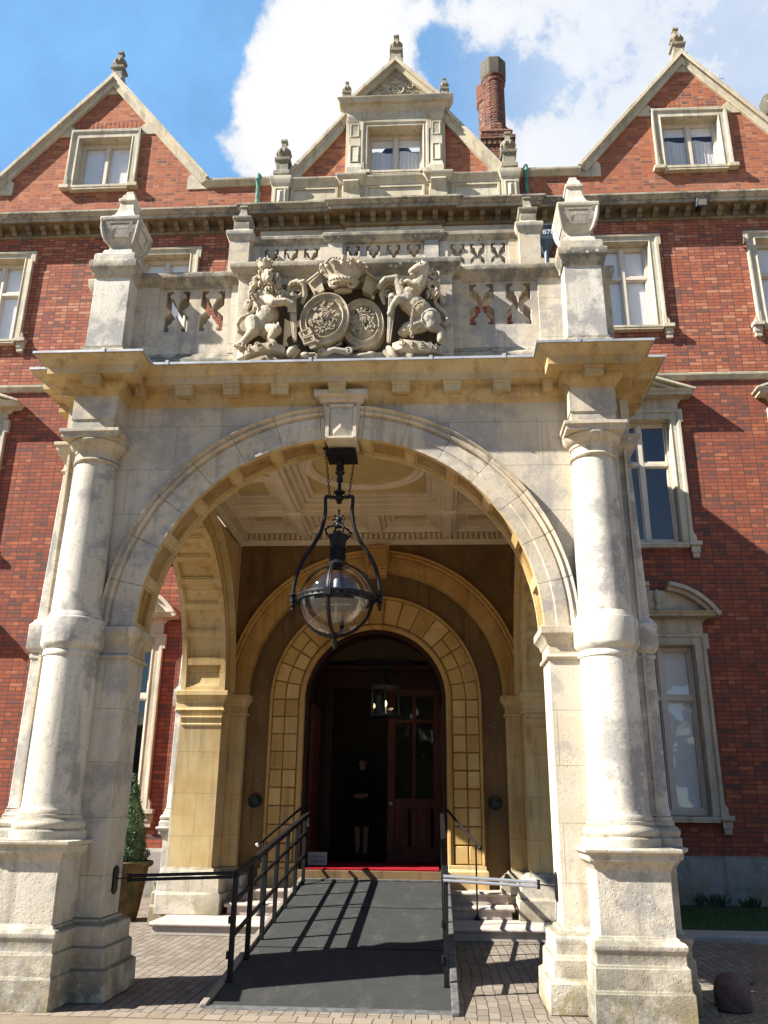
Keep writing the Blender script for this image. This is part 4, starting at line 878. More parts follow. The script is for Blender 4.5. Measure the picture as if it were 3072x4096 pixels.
MB().mould([(-13, D), (-2.75, D), (-2.75, 5.2), (2.75, 5.2), (2.75, D), (13, D)], SP, 1).build('string_course', 'housestone', house)

# eaves cornice with modillions
EV = [(0, 13.79), (.03, 13.80), (.05, 13.83), (.05, 13.86), (.02, 13.88), (.02, 14.02), (.05, 14.03), (.30, 14.035), (.30, 14.05), (-.05, 14.05), (-.05, 13.79)]
EF = [(.295, 14.034), (.33, 14.03), (.335, 14.10), (.36, 14.11), (.37, 14.13), (.41, 14.18), (.43, 14.195), (.43, 14.235), (.40, 14.245), (-.05, 14.26), (-.05, 14.052), (.295, 14.052)]
ep = [(-13, D), (-3.0, D), (-3.0, D-.07), (-1.02, D-.07), (-1.02, D-.14), (1.17, D-.14), (1.17, D-.07), (2.98, D-.07), (2.98, D), (13, D)]
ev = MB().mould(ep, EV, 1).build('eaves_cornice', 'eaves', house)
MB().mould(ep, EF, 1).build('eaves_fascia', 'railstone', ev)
def clone(o, dx, dy, dz=0):
    c = o.copy(); COL.objects.link(c); c.location = o.location+Vector((dx, dy, dz)); return c
MOD = []
def modillion(x, y):
    if MOD: clone(MOD[0][0], x-MOD[0][1], y-MOD[0][2]); return
    md = MB()
    w_ = .055
    pr = [(y-.0, 14.03), (y-.20, 14.03), (y-.215, 13.99), (y-.20, 13.94), (y-.165, 13.91), (y-.13, 13.915), (y-.09, 13.885), (y-.07, 13.85), (y-.0, 13.84)]
    md.rings([[(xx, a, b) for a, b in pr] for xx in (x-w_, x+w_)])
    md.box(x-w_-.012, x+w_+.012, y-.225, y, 14.0, 14.033); MOD.append((md.build('modillion', 'eaves', ev), x, y))
x = -12.8
while x < 12.9:
    y = D-.02
    if -3.0 < x < 2.98: y -= .07
    if -1.02 < x < 1.17: y -= .07
    modillion(x, y); x += .345
# parapets
def parapet():
    p = MB()
    CPR = [(0, 15.10), (.03, 15.11), (.05, 15.15), (.10, 15.18), (.12, 15.22), (.12, 15.27), (.08, 15.30), (-.46, 15.32), (-.46, 15.10)]
    for xa, xb in ((-4.3, -2.62), (2.8, 4.3), (-13, -9.42), (9.42, 13)): MB().mould([(xa, D), (xb, D)], CPR, 1).build('parapet_coping', 'housestone', house)
parapet()
# roofs
rf = MB()
for sg in (1, -1): rf.add([(sg*6.86-2.6, D+.40, 15.0), (sg*6.86, D+.40, 18.25), (sg*6.86+2.6, D+.40, 15.0), (sg*6.86-2.6, D+6, 15.0), (sg*6.86, D+6, 18.25), (sg*6.86+2.6, D+6, 15.0)], [(0, 1, 4, 3), (1, 2, 5, 4), (3, 4, 5)])
rf.add([(-13, D+.8, 14.9), (13, D+.8, 14.9), (13, D+5.5, 18.0), (-13, D+5.5, 18.0), (-13, D+10, 14.9), (13, D+10, 14.9)], [(0, 1, 2, 3), (3, 2, 5, 4), (0, 3, 4), (1, 5, 2)])
rf.add([(-1.0, D+.41, 15.2), (.1, D+.41, 16.85), (1.2, D+.41, 15.2), (-1.0, D+5, 15.2), (.1, D+5, 16.85), (1.2, D+5, 15.2)], [(0, 1, 4, 3), (1, 2, 5, 4)])
rf.build('slate_roof', 'slate', house, smooth=0)

# ------------------------------------------------------------------ windows
def sash(w_, cx, hw, z0, z1, y, tz, blind, gap=.03):
    f = MB(); fw = .055
    f.box(cx-hw, cx-hw+fw, y, y+.09, z0, z1).box(cx+hw-fw, cx+hw, y, y+.09, z0, z1).box(cx-hw+fw, cx+hw-fw, y, y+.09, z1-fw, z1).box(cx-hw+fw, cx+hw-fw, y, y+.09, z0, z0+fw*1.6)
    f.box(cx-.045, cx+.045, y-.012, y+.085, z0+fw*1.6, z1-fw)
    if tz: f.box(cx-hw+fw, cx-.045, y-.006, y+.08, tz-.035, tz+.035).box(cx+.045, cx+hw-fw, y-.006, y+.08, tz-.035, tz+.035)
    zs = [z0+fw*1.6] + ([tz-.035, tz+.035] if tz else []) + [z1-fw]
    for a, b in ((cx-hw+fw, cx-.045), (cx+.045, cx+hw-fw)):
        for k in range(0, len(zs), 2):
            e = .028; f.box(a, a+e, y+.02, y+.075, zs[k], zs[k+1]).box(b-e, b, y+.02, y+.075, zs[k], zs[k+1]).box(a+e, b-e, y+.02, y+.075, zs[k], zs[k]+e*1.6).box(a+e, b-e, y+.02, y+.075, zs[k+1]-e, zs[k+1])
    f.build('sash_frame', 'paint', w_, bevel=.004)
    MB().add([(cx-hw+.02, y+.05, z0+.02), (cx+hw-.02, y+.05, z0+.02), (cx+hw-.02, y+.05, z1-.02), (cx-hw+.02, y+.05, z1-.02)], [(0, 1, 2, 3)]).build('pane', 'glass', w_, smooth=0)
    if blind == 'blind':
        MB().box(cx-hw+.03, cx+hw-.03, y+.09, y+.10, z0+.0, z1-.02).build('blind', 'blind', w_, smooth=0)
    elif blind == 'curtain':
        c = MB(); n = 90; zt = z0+(z1-z0)*.70
        for a, b in ((cx-hw+.03, cx-.02), (cx+.02, cx+hw-.03)):
            rs = []
            for i in range(n+1):
                xx = a+(b-a)*i/n; o = .012*math.sin(i*1.05+.6*math.sin(i*.31))+.008*math.sin(i*.45)
                tt = zt+.03*math.sin(i*.07)
                rs.append([(xx, y+.105+o*.6, tt), (xx+o*.4, y+.105+o, (z0+tt)/2), (xx, y+.105+o*1.3, z0)])
            c.rings(rs, close=False, caps=False)
        c.build('curtain', 'curtain', w_, smooth=80, recalc=False)
        MB().box(cx-hw+.03, cx+hw-.03, y+.075, y+.085, z0+(z1-z0)*.78, z1-.02).build('blind', 'blind', w_, smooth=0)
    elif blind == 'half':
        MB().box(cx-hw+.03, cx+hw-.03, y+.14, y+.15, z0+(z1-z0)*.55, z1-.02).build('blind', 'blind', w_, smooth=0)

def architrave(m, cx, hi, ho, z0, z1, zo, y, ear=.05, earh=.28, foot=.06):
    # moulded surround: inner bead, flat, raised outer band, with ears at the head and flared feet
    pr = [(0, .0), (0, -.055), (.012, -.065), (.03, -.065), (.035, -.052), (ho-hi-.075, -.052), (ho-hi-.06, -.08), (ho-hi-.02, -.095), (ho-hi, -.09), (ho-hi, .02)]
    L = [[(cx-hi-o, y+d, z0) for o, d in pr], [(cx-hi-o, y+d, z1+o*(zo-z1)/(ho-hi)) for o, d in pr], [(cx+hi+o, y+d, z1+o*(zo-z1)/(ho-hi)) for o, d in pr], [(cx+hi+o, y+d, z0) for o, d in pr]]
    m.rings(L)
    for sg in (1, -1):
        xa, xb = sorted((cx+sg*(ho-.05), cx+sg*(ho+ear))); m.box(xa, xb, y-.088, y+.02, zo-earh, zo+.002)
        q = [(ho-.07, z0-.001), (ho-.07, z0+.30), (ho-.002, z0+.26), (ho+.012, z0+.20), (ho+foot-.005, z0+.14), (ho+foot, z0-.001)]
        q = [(cx+sg*a, b) for a, b in q]; m.poly(q, y0=y-.086, y1=y+.02)
    # reveal lining
    m.box(cx-hi-.01, cx-hi+.012, y-.02, y+.30, z0, z1).box(cx+hi-.012, cx+hi+.01, y-.02, y+.30, z0, z1).box(cx-hi+.012, cx+hi-.012, y-.02, y+.30, z1-.012, z1+.01)
def sill(m, cx, hi, ho, z0, y, h=.10, corb=True):
    m.box(cx-ho-.06, cx+ho+.06, y-.13, y+.30, z0-h*.55, z0).box(cx-ho-.10, cx-ho+.13, y-.15, y+.02, z0-h*.6, z0+.02).box(cx+ho-.13, cx+ho+.10, y-.15, y+.02, z0-h*.6, z0+.02)
    m.box(cx-ho+.131, cx+ho-.131, y-.12, y+.02, z0-h, z0-h*.56)
    if corb:
        for sg in (1, -1):
            c = cx+sg*(ho-.01); m.rect([(-.055, z0-.30), (-.02, z0-.285), (-.02, z0-.20), (0, z0-.185), (0, z0-h*.62)], c-.085, c+.085, y-.09, y+.05)
def window_first(cx, kind):     # upper floor
    m = MB(); architrave(m, cx, .56, .765, 11.12, 13.24, 13.42, D); sill(m, cx, .56, .80, 11.12, D)
    w_ = m.build('window', 'housestone', house, bevel=.004); sash(w_, cx, .55, 11.13, 13.23, D+.14, 12.43, kind)
def window_middle(cx, kind):
    m = MB(); architrave(m, cx, .59, .80, 6.36, 8.97, 9.18, D); sill(m, cx, .59, .83, 6.36, D)
    m.box(cx-.78, cx+.78, D-.06, D+.02, 9.18, 9.36)
    PM = [(0, 9.34), (.03, 9.35), (.05, 9.40), (.12, 9.43), (.13, 9.42), (.24, 9.425), (.25, 9.47), (.30, 9.51), (.31, 9.53), (-.02, 9.55), (-.02, 9.34)]
    m.mould([(cx-.80, D+.0), (cx-.80, D-.02), (cx+.80, D-.02), (cx+.80, D+.0)], PM, 1)
    ro = [(cx-1.10, 9.51), (cx, 9.92), (cx+1.10, 9.51), (cx+1.0, 9.51), (cx, 9.84), (cx-1.0, 9.51)]
    m.poly([(cx-1.10, 9.50), (cx-1.10, 9.545), (cx, 9.93), (cx+1.10, 9.545), (cx+1.10, 9.50), (cx, 9.86)], y0=D-.33, y1=D+.02); m.poly([(cx-.9, 9.52), (cx, 9.82), (cx+.9, 9.52)], y0=D-.10, y1=D+.02)
    m.poly([(cx-1.0, 9.49), (cx, 9.862), (cx+1.0, 9.49), (cx+.85, 9.49), (cx, 9.80), (cx-.85, 9.49)], y0=D-.24, y1=D+.02)
    w_ = m.build('window', 'housestone', house, bevel=.004); sash(w_, cx, .58, 6.37, 8.96, D+.14, 8.06, kind)
def window_ground(cx, kind):
    m = MB(); architrave(m, cx, .59, .80, 1.43, 4.40, 4.61, D); sill(m, cx, .59, .83, 1.43, D)
    m.box(cx-.78, cx+.78, D-.05, D+.02, 4.61, 4.86)
    PM = [(0, 4.82), (.03, 4.83), (.05, 4.87), (.12, 4.90), (.24, 4.905), (.25, 4.94), (.30, 4.975), (.31, 4.99), (-.02, 5.01), (-.02, 4.82)]
    m.mould([(cx-.78, D), (cx-.78, D-.02), (cx+.78, D-.02), (cx+.78, D)], PM, 1)
    zc, R = 4.32, 1.24   # segmental pediment
    a = math.degrees(math.acos(1.08/R))
    c0 = 81.5
    for p0, p1 in ((a, c0), (180-c0, 180-a)):
        m.poly(arcpts(cx, zc, R, p0, p1, 12)+arcpts(cx, zc, R-.075, p1, p0, 12), y0=D-.32, y1=D+.02); m.poly(arcpts(cx, zc, R-.07, p0+(4 if p0 < 90 else 0), p1-(4 if p0 > 90 else 0), 12)+arcpts(cx, zc, R-.15, p1-(4 if p0 > 90 else 0), p0+(4 if p0 < 90 else 0), 12), y0=D-.23, y1=D+.02)
    m.poly(arcpts(cx, zc, R-.13, a+6, 174-a, 20), y0=D-.07, y1=D+.02); m.lathe([(.05, 5.0), (.07, 5.08), (.04, 5.16), (.08, 5.26), (.06, 5.38), (.02, 5.44)], cx, D-.10, 14)
    w_ = m.build('window', 'housestone', house, bevel=.004); sash(w_, cx, .58, 1.44, 4.39, D+.14, 3.45, kind)
for cx in (5.07, -5.07, 8.47, -8.89):
    window_first(cx, 'blind'); window_middle(cx, None if cx > 0 else 'blind'); window_ground(cx, 'blind' if cx > 0 else None)
def window_gable(sg):
    cx = 6.86*sg; m = MB(); architrave(m, cx, .64, .85, 15.2, 16.62, 16.86, D, 0, .1, .0); sill(m, cx, .64, .83, 15.2, D, .12, False)
    m.box(cx-.75, cx+.75, D-.02, D+.05, 16.4, 16.6) if 0 else None
    w_ = m.build('window', 'housestone', house, bevel=.004); sash(w_, cx, .63, 15.21, 16.61, D+.16, None, 'curtain' if sg > 0 else 'blind')
    # soldier course of rubbed bricks over the head
    s = MB(); n = 17
    for i in range(n): x0 = cx-.9+1.8*i/n; s.box(x0+.006, x0+1.8/n-.006, D-.012, D+.02, 16.87, 17.15)
    s.build('brick_lintel', 'brick', house, bevel=.003)
both(window_gable)

# ------------------------------------------------------------------ gables
def finial(parent, x, y, z, s=1.0, mat='finial'):
    h = .17*s
    f = MB().ngon([(h*1.05, z), (h*1.05, z+.10*s), (h*.78, z+.14*s), (h*.74, z+.36*s), (h*.98, z+.39*s), (h*1.02, z+.46*s), (h*.7, z+.49*s), (h*.42, z+.52*s), (h*.55, z+.55*s)], x, y)
    f.lathe([(h*.5, z+.53*s), (h*.82, z+.59*s), (h*.95, z+.66*s), (h*.86, z+.74*s), (h*.5, z+.80*s), (h*.3, z+.82*s)], x, y, 14)
    for k in range(8):
        a = 2*PI*k/8+.39; f.ell((x+h*.78*math.cos(a), y+h*.78*math.sin(a), z+.66*s), (h*.3, h*.3, h*.42), 8, 6)
    f.ngon([(h*.34, z+.79*s), (h*.30, z+.95*s), (h*.42, z+.96*s), (h*.42, z+1.02*s), (h*.2, z+1.04*s)], x, y)
    return f.build('finial', mat, parent, bevel=.006)
def gable(sg):
    gx, az, fx, fz = 6.86, 18.52, 2.60, 15.30
    ln = math.hypot(fx, az-fz); nx, nz = (az-fz)/ln, fx/ln   # outward normal of the right rake
    g = MB()
    for s2 in (1, -1):
        def pt(x, z): return (sg*gx+s2*x, z)
        up = lambda d0, d1, e=0: [pt(fx+nx*d0+e, fz+nz*d0), pt(0, az+d0/nz), pt(0, az+d1/nz), pt(fx+nx*d1+e, fz+nz*d1)]
        g.poly(up(-.21, -.075), y0=D-.075, y1=D+.42)
        g.poly(up(-.085, -.05), y0=D-.11, y1=D+.46)
        g.poly(up(-.055, .03), y0=D-.155, y1=D+.5)
        # kneelers and tabling blocks bonded into the brick
        k0 = (fx*.50, fz+(az-fz)*.50)
        g.poly([pt(k0[0]-.52, k0[1]-.18), pt(k0[0]-.16, k0[1]-.18), pt(k0[0]+.02, k0[1]-.18), pt(k0[0]-.30, k0[1]+.22), pt(k0[0]-.52, k0[1]+.02)], y0=D-.022, y1=D+.1)
        g.poly([pt(fx-.50, fz-.24), pt(fx-.02, fz-.24), pt(fx-.02, fz-.1), pt(fx-.34, fz+.28), pt(fx-.50, fz+.10)], y0=D-.024, y1=D+.1)
    g.poly([(sg*gx-.33, az-.52), (sg*gx+.33, az-.52), (sg*gx, az-.12)], y0=D-.022, y1=D+.1)
    go = g.build('gable_coping', 'housestone', house, bevel=.006)
    finial(house, sg*gx, D+.12, az-.06, .98)
both(gable)

# ------------------------------------------------------------------ central stone dormer
def dormer():
    cx, y = .095, D-.16
    m = MB()
    m.box(-2.66, 2.84, y, D+.3, 14.24, 15.12)
    BM = [(0, 14.86), (.02, 14.87), (.03, 14.92), (.06, 14.97), (.10, 15.02), (.11, 15.08), (.09, 15.10), (-.3, 15.13), (-.3, 14.86)]
    bp = [(-2.3, y), (-1.13, y), (-1.13, y-.10), (-.66, y-.10), (-.66, y), (.85, y), (.85, y-.10), (1.31, y-.10), (1.31, y), (2.48, y)]
    m.mould(bp, BM, 1)
    for x0, x1 in ((-1.10, -.69), (.88, 1.28)):
        m.box(x0, x1, y-.09, y+.01, 14.24, 14.90)
        m.rings([[(x0+.03, a, b) for a, b in pr] for pr in ([(y-.08, 14.92), (y-.20, 14.90), (y-.21, 14.86), (y-.15, 14.74), (y-.09, 14.66)],)]+[[(x1-.03, a, b) for a, b in [(y-.08, 14.92), (y-.20, 14.90), (y-.21, 14.86), (y-.15, 14.74), (y-.09, 14.66)]]])
    for x0, x1 in ((-2.28, -1.2), (-.58, .77), (1.38, 2.46)):   # recessed aprons framed by thin mouldings
        m.box(x0, x1, y-.035, y, 14.80, 14.84).box(x0, x0+.06, y-.035, y, 14.26, 14.80).box(x1-.06, x1, y-.035, y, 14.26, 14.80)
    do = m.build('stone_dormer', 'housestone', house, bevel=.005)
    for sg, x in ((-1, -2.51), (1, 2.685)):
        p = MB().rect([(0, 14.22), (0, 14.86), (.02, 14.88), (.03, 14.93), (.05, 14.98), (.06, 15.04), (.06, 15.10), (-.02, 15.13), (-.03, 15.22), (-.05, 15.24)], x-.19, x+.19, y-.12, y+.26)
        p.poly([(x-.13, 14.30), (x+.13, 14.30), (x+.13, 14.80), (x-.13, 14.80)], [[(x-.095, 14.335), (x+.095, 14.335), (x+.095, 14.765), (x-.095, 14.765)]], y0=y-.14, y1=y-.115)
        p.add([(x-.075, y-.12, 14.36), (x+.075, y-.12, 14.36), (x+.075, y-.12, 14.74), (x-.075, y-.12, 14.74), (x, y-.16, 14.43), (x, y-.16, 14.67)], [(0, 1, 4), (1, 2, 5, 4), (2, 3, 5), (3, 0, 4, 5)])
        p.build('dormer_pier', 'housestone', do, bevel=.004); finial(do, x, y+.07, 15.20, 1.06)
    # aedicule round the window
    a = MB()
    a.poly([(-1.06, 15.10), (1.25, 15.10), (1.25, 16.98), (-1.06, 16.98)], [[(cx-.655, 15.21), (cx+.655, 15.21), (cx+.655, 16.56), (cx-.655, 16.56)]], y0=y+.02, y1=y+.3)
    for x0, x1 in ((-.99, -.705), (.905, 1.18)):
        a.rect([(.03, 15.12), (.03, 15.34), (.015, 15.36), (.012, 15.40), (0, 15.42), (0, 16.66), (.012, 16.68), (.016, 16.74), (.03, 16.77), (.035, 16.82), (.01, 16.83), (.01, 16.93)], x0, x1, y-.06, y+.05)
        xm = (x0+x1)/2
        for zz0, zz1 in ((15.50, 15.98), (16.22, 16.60)): a.poly([(x0+.04, zz0), (x1-.04, zz0), (x1-.04, zz1), (x0+.04, zz1)], [[(x0+.065, zz0+.025), (x1-.065, zz0+.025), (x1-.065, zz1-.025), (x0+.065, zz1-.025)]], y0=y-.075, y1=y-.055)
    architrave(a, cx, .64, .785, 15.21, 16.52, 16.70, y+.02, .05, .3, .0)
    sill(a, cx, .64, .70, 15.21, y+.02, .1, False)
    a.mould([(-1.03, y+.05), (-1.03, y-.05), (1.215, y-.05), (1.215, y+.05)], [(0, 16.70), (.01, 16.72), (.012, 16.92), (.03, 16.94), (.05, 16.99), (.10, 17.03), (.11, 17.06), (.18, 17.08), (.19, 17.13), (.23, 17.18), (.235, 17.21), (-.05, 17.24), (-.05, 16.70)], 1)
    # pediment with raked cornice
    for s2 in (1, -1):
        P = lambda x, z: (cx+s2*x, z)
        a.poly([P(1.0, 17.19), P(0, 18.30), P(0, 18.42), P(1.10, 17.20)], y0=y-.26, y1=y+.2); a.poly([P(.88, 17.19), P(0, 18.17), P(0, 18.32), P(1.02, 17.19)], y0=y-.17, y1=y+.2)
        # scrolled shoulders
        a.box(*sorted((cx+s2*1.10, cx+s2*1.27)), y+.05, y+.45, 16.70, 17.24)
    a.poly([(cx-.95, 17.20), (cx+.95, 17.20), (cx, 18.25)], y0=y-.04, y1=y+.2)
    ao = a.build('dormer_aedicule', 'housestone', do, bevel=.004)
    # carved tympanum: initials in a roundel with leaf scrolls
    t = MB(); yc, zc = y-.065, 17.545
    R0 = [Vector((cx+.235*math.cos(2*PI*j/40), yc, zc+.235*math.sin(2*PI*j/40))) for j in range(41)]; t.tube(R0, .022, 8)
    def sp(c, r0, turns, sg, a0, rad=.02):
        P = []; R = []
        for i in range(24):
            k = i/23; an = a0+sg*turns*2*PI*k; r = r0*(1-.8*k); P.append(Vector((c[0]+r*math.cos(an), yc-.01, c[1]+r*math.sin(an)))); R.append(rad*(1-.4*k))
        t.tube(P, R, 7)
    for s2 in (1, -1):
        f = lambda x: cx+s2*x
        sp((f(.34), 17.66), .10, 1.2, -s2, PI/2); sp((f(.42), 17.38), .10, 1.2, s2, PI); sp((f(.62), 17.32), .08, 1.1, -s2, PI/2); sp((f(.20), 17.84), .06, 1.1, s2, 0, .015); sp((f(.76), 17.27), .05, 1, s2, 1, .014)
        t.tube([Vector((f(.25), yc, 17.34)), Vector((f(.5), yc-.02, 17.47)), Vector((f(.8), yc, 17.27))], [.022, .03, .008], 7)
        for k in range(7): p = Vector((f(.30+.08*k), yc-.01, 17.50-.035*k+.03*(k % 2))); t.ell(p, (.035, .02, .02), 8, 6)
    for k in range(5): t.tube([Vector((cx, yc, 17.82)), Vector((cx+(k-2)*.055, yc-.02, 17.97-abs(k-2)*.02)), Vector((cx+(k-2)*.03, yc, 18.02-abs(k-2)*.04))], [.02, .022, .008], 7)
    t.tube([Vector((cx-.10, yc-.02, 17.80)), Vector((cx+.10, yc-.02, 17.80))], .025, 8)
    to = t.build('tympanum_carving', 'carved', do)
    for ch, dx, sz in (('A', .0, .40), ('C', -.10, .34), ('C', .10, .34)):
        mm = facing(cx+dx, yc-.02, zc)
        if dx > 0: mm = mm @ Matrix.Scale(-1, 4, (1, 0, 0))
        text_mesh(ch, sz, .018, mm, 'carved_initial', 'housestone', do)
    finial(do, cx+.01, y-.02, 18.34, .92); 
    for x in (-1.06, 1.25): finial(do, x, y-.06, 17.22, .62)
    sash(do, cx, .645, 15.22, 16.51, D+.10, None, 'curtain')
    # sloping stone copings of the brick half gables
    for s2, xo, xi in ((-1, -2.42, -1.10), (1, 2.60, 1.28)):
        g = MB(); dx, dz = xi-xo, 17.02-15.26; L_ = math.hypot(dx, dz); nx, nz = -dz/L_*(1 if s2 < 0 else -1), abs(dx)/L_
        q = lambda d: [(xo+nx*d*1.0, 15.26+nz*d), (xi+nx*d, 17.02+nz*d)]
        def bar(d0, d1, y0, y1): a_, b_ = q(d0), q(d1); g.poly([a_[0], a_[1], b_[1], b_[0]], y0=y0, y1=y1)
        bar(-.22, -.07, D-.085, D+.4); bar(-.08, -.04, D-.12, D+.42); bar(-.045, .035, D-.165, D+.46)
        g.poly([(xo-s2*.12, 15.12), (xo-s2*.42, 15.12), (xo-s2*.42, 15.24), (xo-s2*.30, 15.44)], y0=D-.03, y1=D+.1)
        g.build('gable_coping', 'housestone', do, bevel=.005)
dormer()

# ------------------------------------------------------------------ entrance bay behind the porch with its own balustrade
def bay():
    z0, z1 = 5.80, 10.05
    m = MB().poly([(-2.75, z0), (2.75, z0), (2.75, z1), (-2.75, z1)], [[(-.62, 6.3), (.62, 6.3), (.62, 9.0), (-.62, 9.0)]], y0=5.2, y1=5.55).box(-2.75, -2.40, 5.55, D, 0, z1).box(2.40, 2.75, 5.55, D, 0, z1).box(-2.4, 2.4, 5.55, D, 9.9, z1)
    b = m.build('entrance_bay', 'brick', house, smooth=0)
    q = MB().box(-2.78, -2.3, 5.17, 5.6, z0, 10.0).box(2.3, 2.78, 5.17, 5.6, z0, 10.0)
    architrave(q, 0, .6, .82, 6.3, 8.98, 9.2, 5.2); sill(q, 0, .6, .85, 6.3, 5.2); q.build('bay_dressings', 'housestone', b, bevel=.004); sash(b, 0, .59, 6.31, 8.97, 5.34, 8.0, 'blind')
    yb = 4.87
    RP = [(0, 10.98), (.012, 10.99), (.025, 11.01), (.05, 11.04), (.08, 11.075), (.085, 11.13), (.06, 11.155), (-.08, 11.17), (-.08, 10.98)]
    pth = [(-2.3, yb), (-.93, yb), (-.93, yb-.06), (1.06, yb-.06), (1.06, yb), (2.46, yb)]
    r = MB().mould(pth, RP, 1).mould(pth, [(0.06, 10.0), (.06, 10.18), (.03, 10.22), (0, 10.26), (-.1, 10.26), (-.1, 10.0)], 1)
    r.box(-2.6, 2.6, yb-.02, 5.3, 9.98, 10.12)
    ro = r.build('bay_balustrade', 'railstone', b, bevel=.003)
    hs = [hole(x, 10.42, 10.92, .126) for x in (-1.935, -1.585, -1.225)]+[hole(x, 10.42, 10.95, .122) for x in (-.48, -.12, .24, .60)]+[hole(x, 10.42, 10.93, .126) for x in (1.37, 1.72, 2.08)]
    pn = MB().poly([(-2.35, 10.2), (2.5, 10.2), (2.5, 11.0), (-2.35, 11.0)], hs, y0=yb, y1=yb+.16)
    for x0, x1 in ((-.91, -.66), (.79, 1.04)): pn.box(x0, x1, yb-.06, yb+.01, 10.2, 10.99)
    for x0, x1 in ((-2.30, -2.12), (-1.06, -.92), (1.05, 1.20), (2.26, 2.45)): pn.box(x0, x1, yb-.02, yb+.01, 10.2, 10.985)
    pn.build('pierced_panel', 'stone', ro, bevel=.003)
    for x in (-2.475, 2.61):
        p = MB().rect([(0, 9.98), (0, 10.98), (.02, 11.0), (.03, 11.03), (.06, 11.08), (.065, 11.15), (.05, 11.17), (-.03, 11.19), (-.04, 11.26), (-.06, 11.28)], x-.18, x+.18, yb-.20, yb+.16)
        p.build('bay_pier', 'stone', ro, bevel=.004)
        f = MB().ngon([(.13, 11.25), (.14, 11.27), (.14, 11.40), (.10, 11.42), (.15, 11.45), (.17, 11.49), (.17, 11.52), (.12, 11.54), (.08, 11.60), (.06, 11.70), (.055, 11.76), (.075, 11.775), (.075, 11.81), (.03, 11.85)], x, yb-.02)
        f.build('bay_finial', 'finial', ro, bevel=.006)
    # plain stone face on the main wall between bay roof and eaves
    s = MB().box(-1.0, 1.15, D-.11, D, 12.2, 13.79).box(-2.95, -1.0, D-.06, D, 12.2, 13.79).box(1.15, 2.93, D-.06, D, 12.2, 13.79).box(-2.5, -1.2, D-.09, D-.05, 13.45, 13.68).box(1.4, 2.6, D-.09, D-.05, 13.45, 13.68)
    s.mould([(-2.75, D-.06), (2.75, D-.06)], [(0, 13.30), (.05, 13.33), (.07, 13.40), (0, 13.43), (-.02, 13.43), (-.02, 13.3)], 1)
    s.build('stone_panel', 'housestone', house, bevel=.004)
bay()

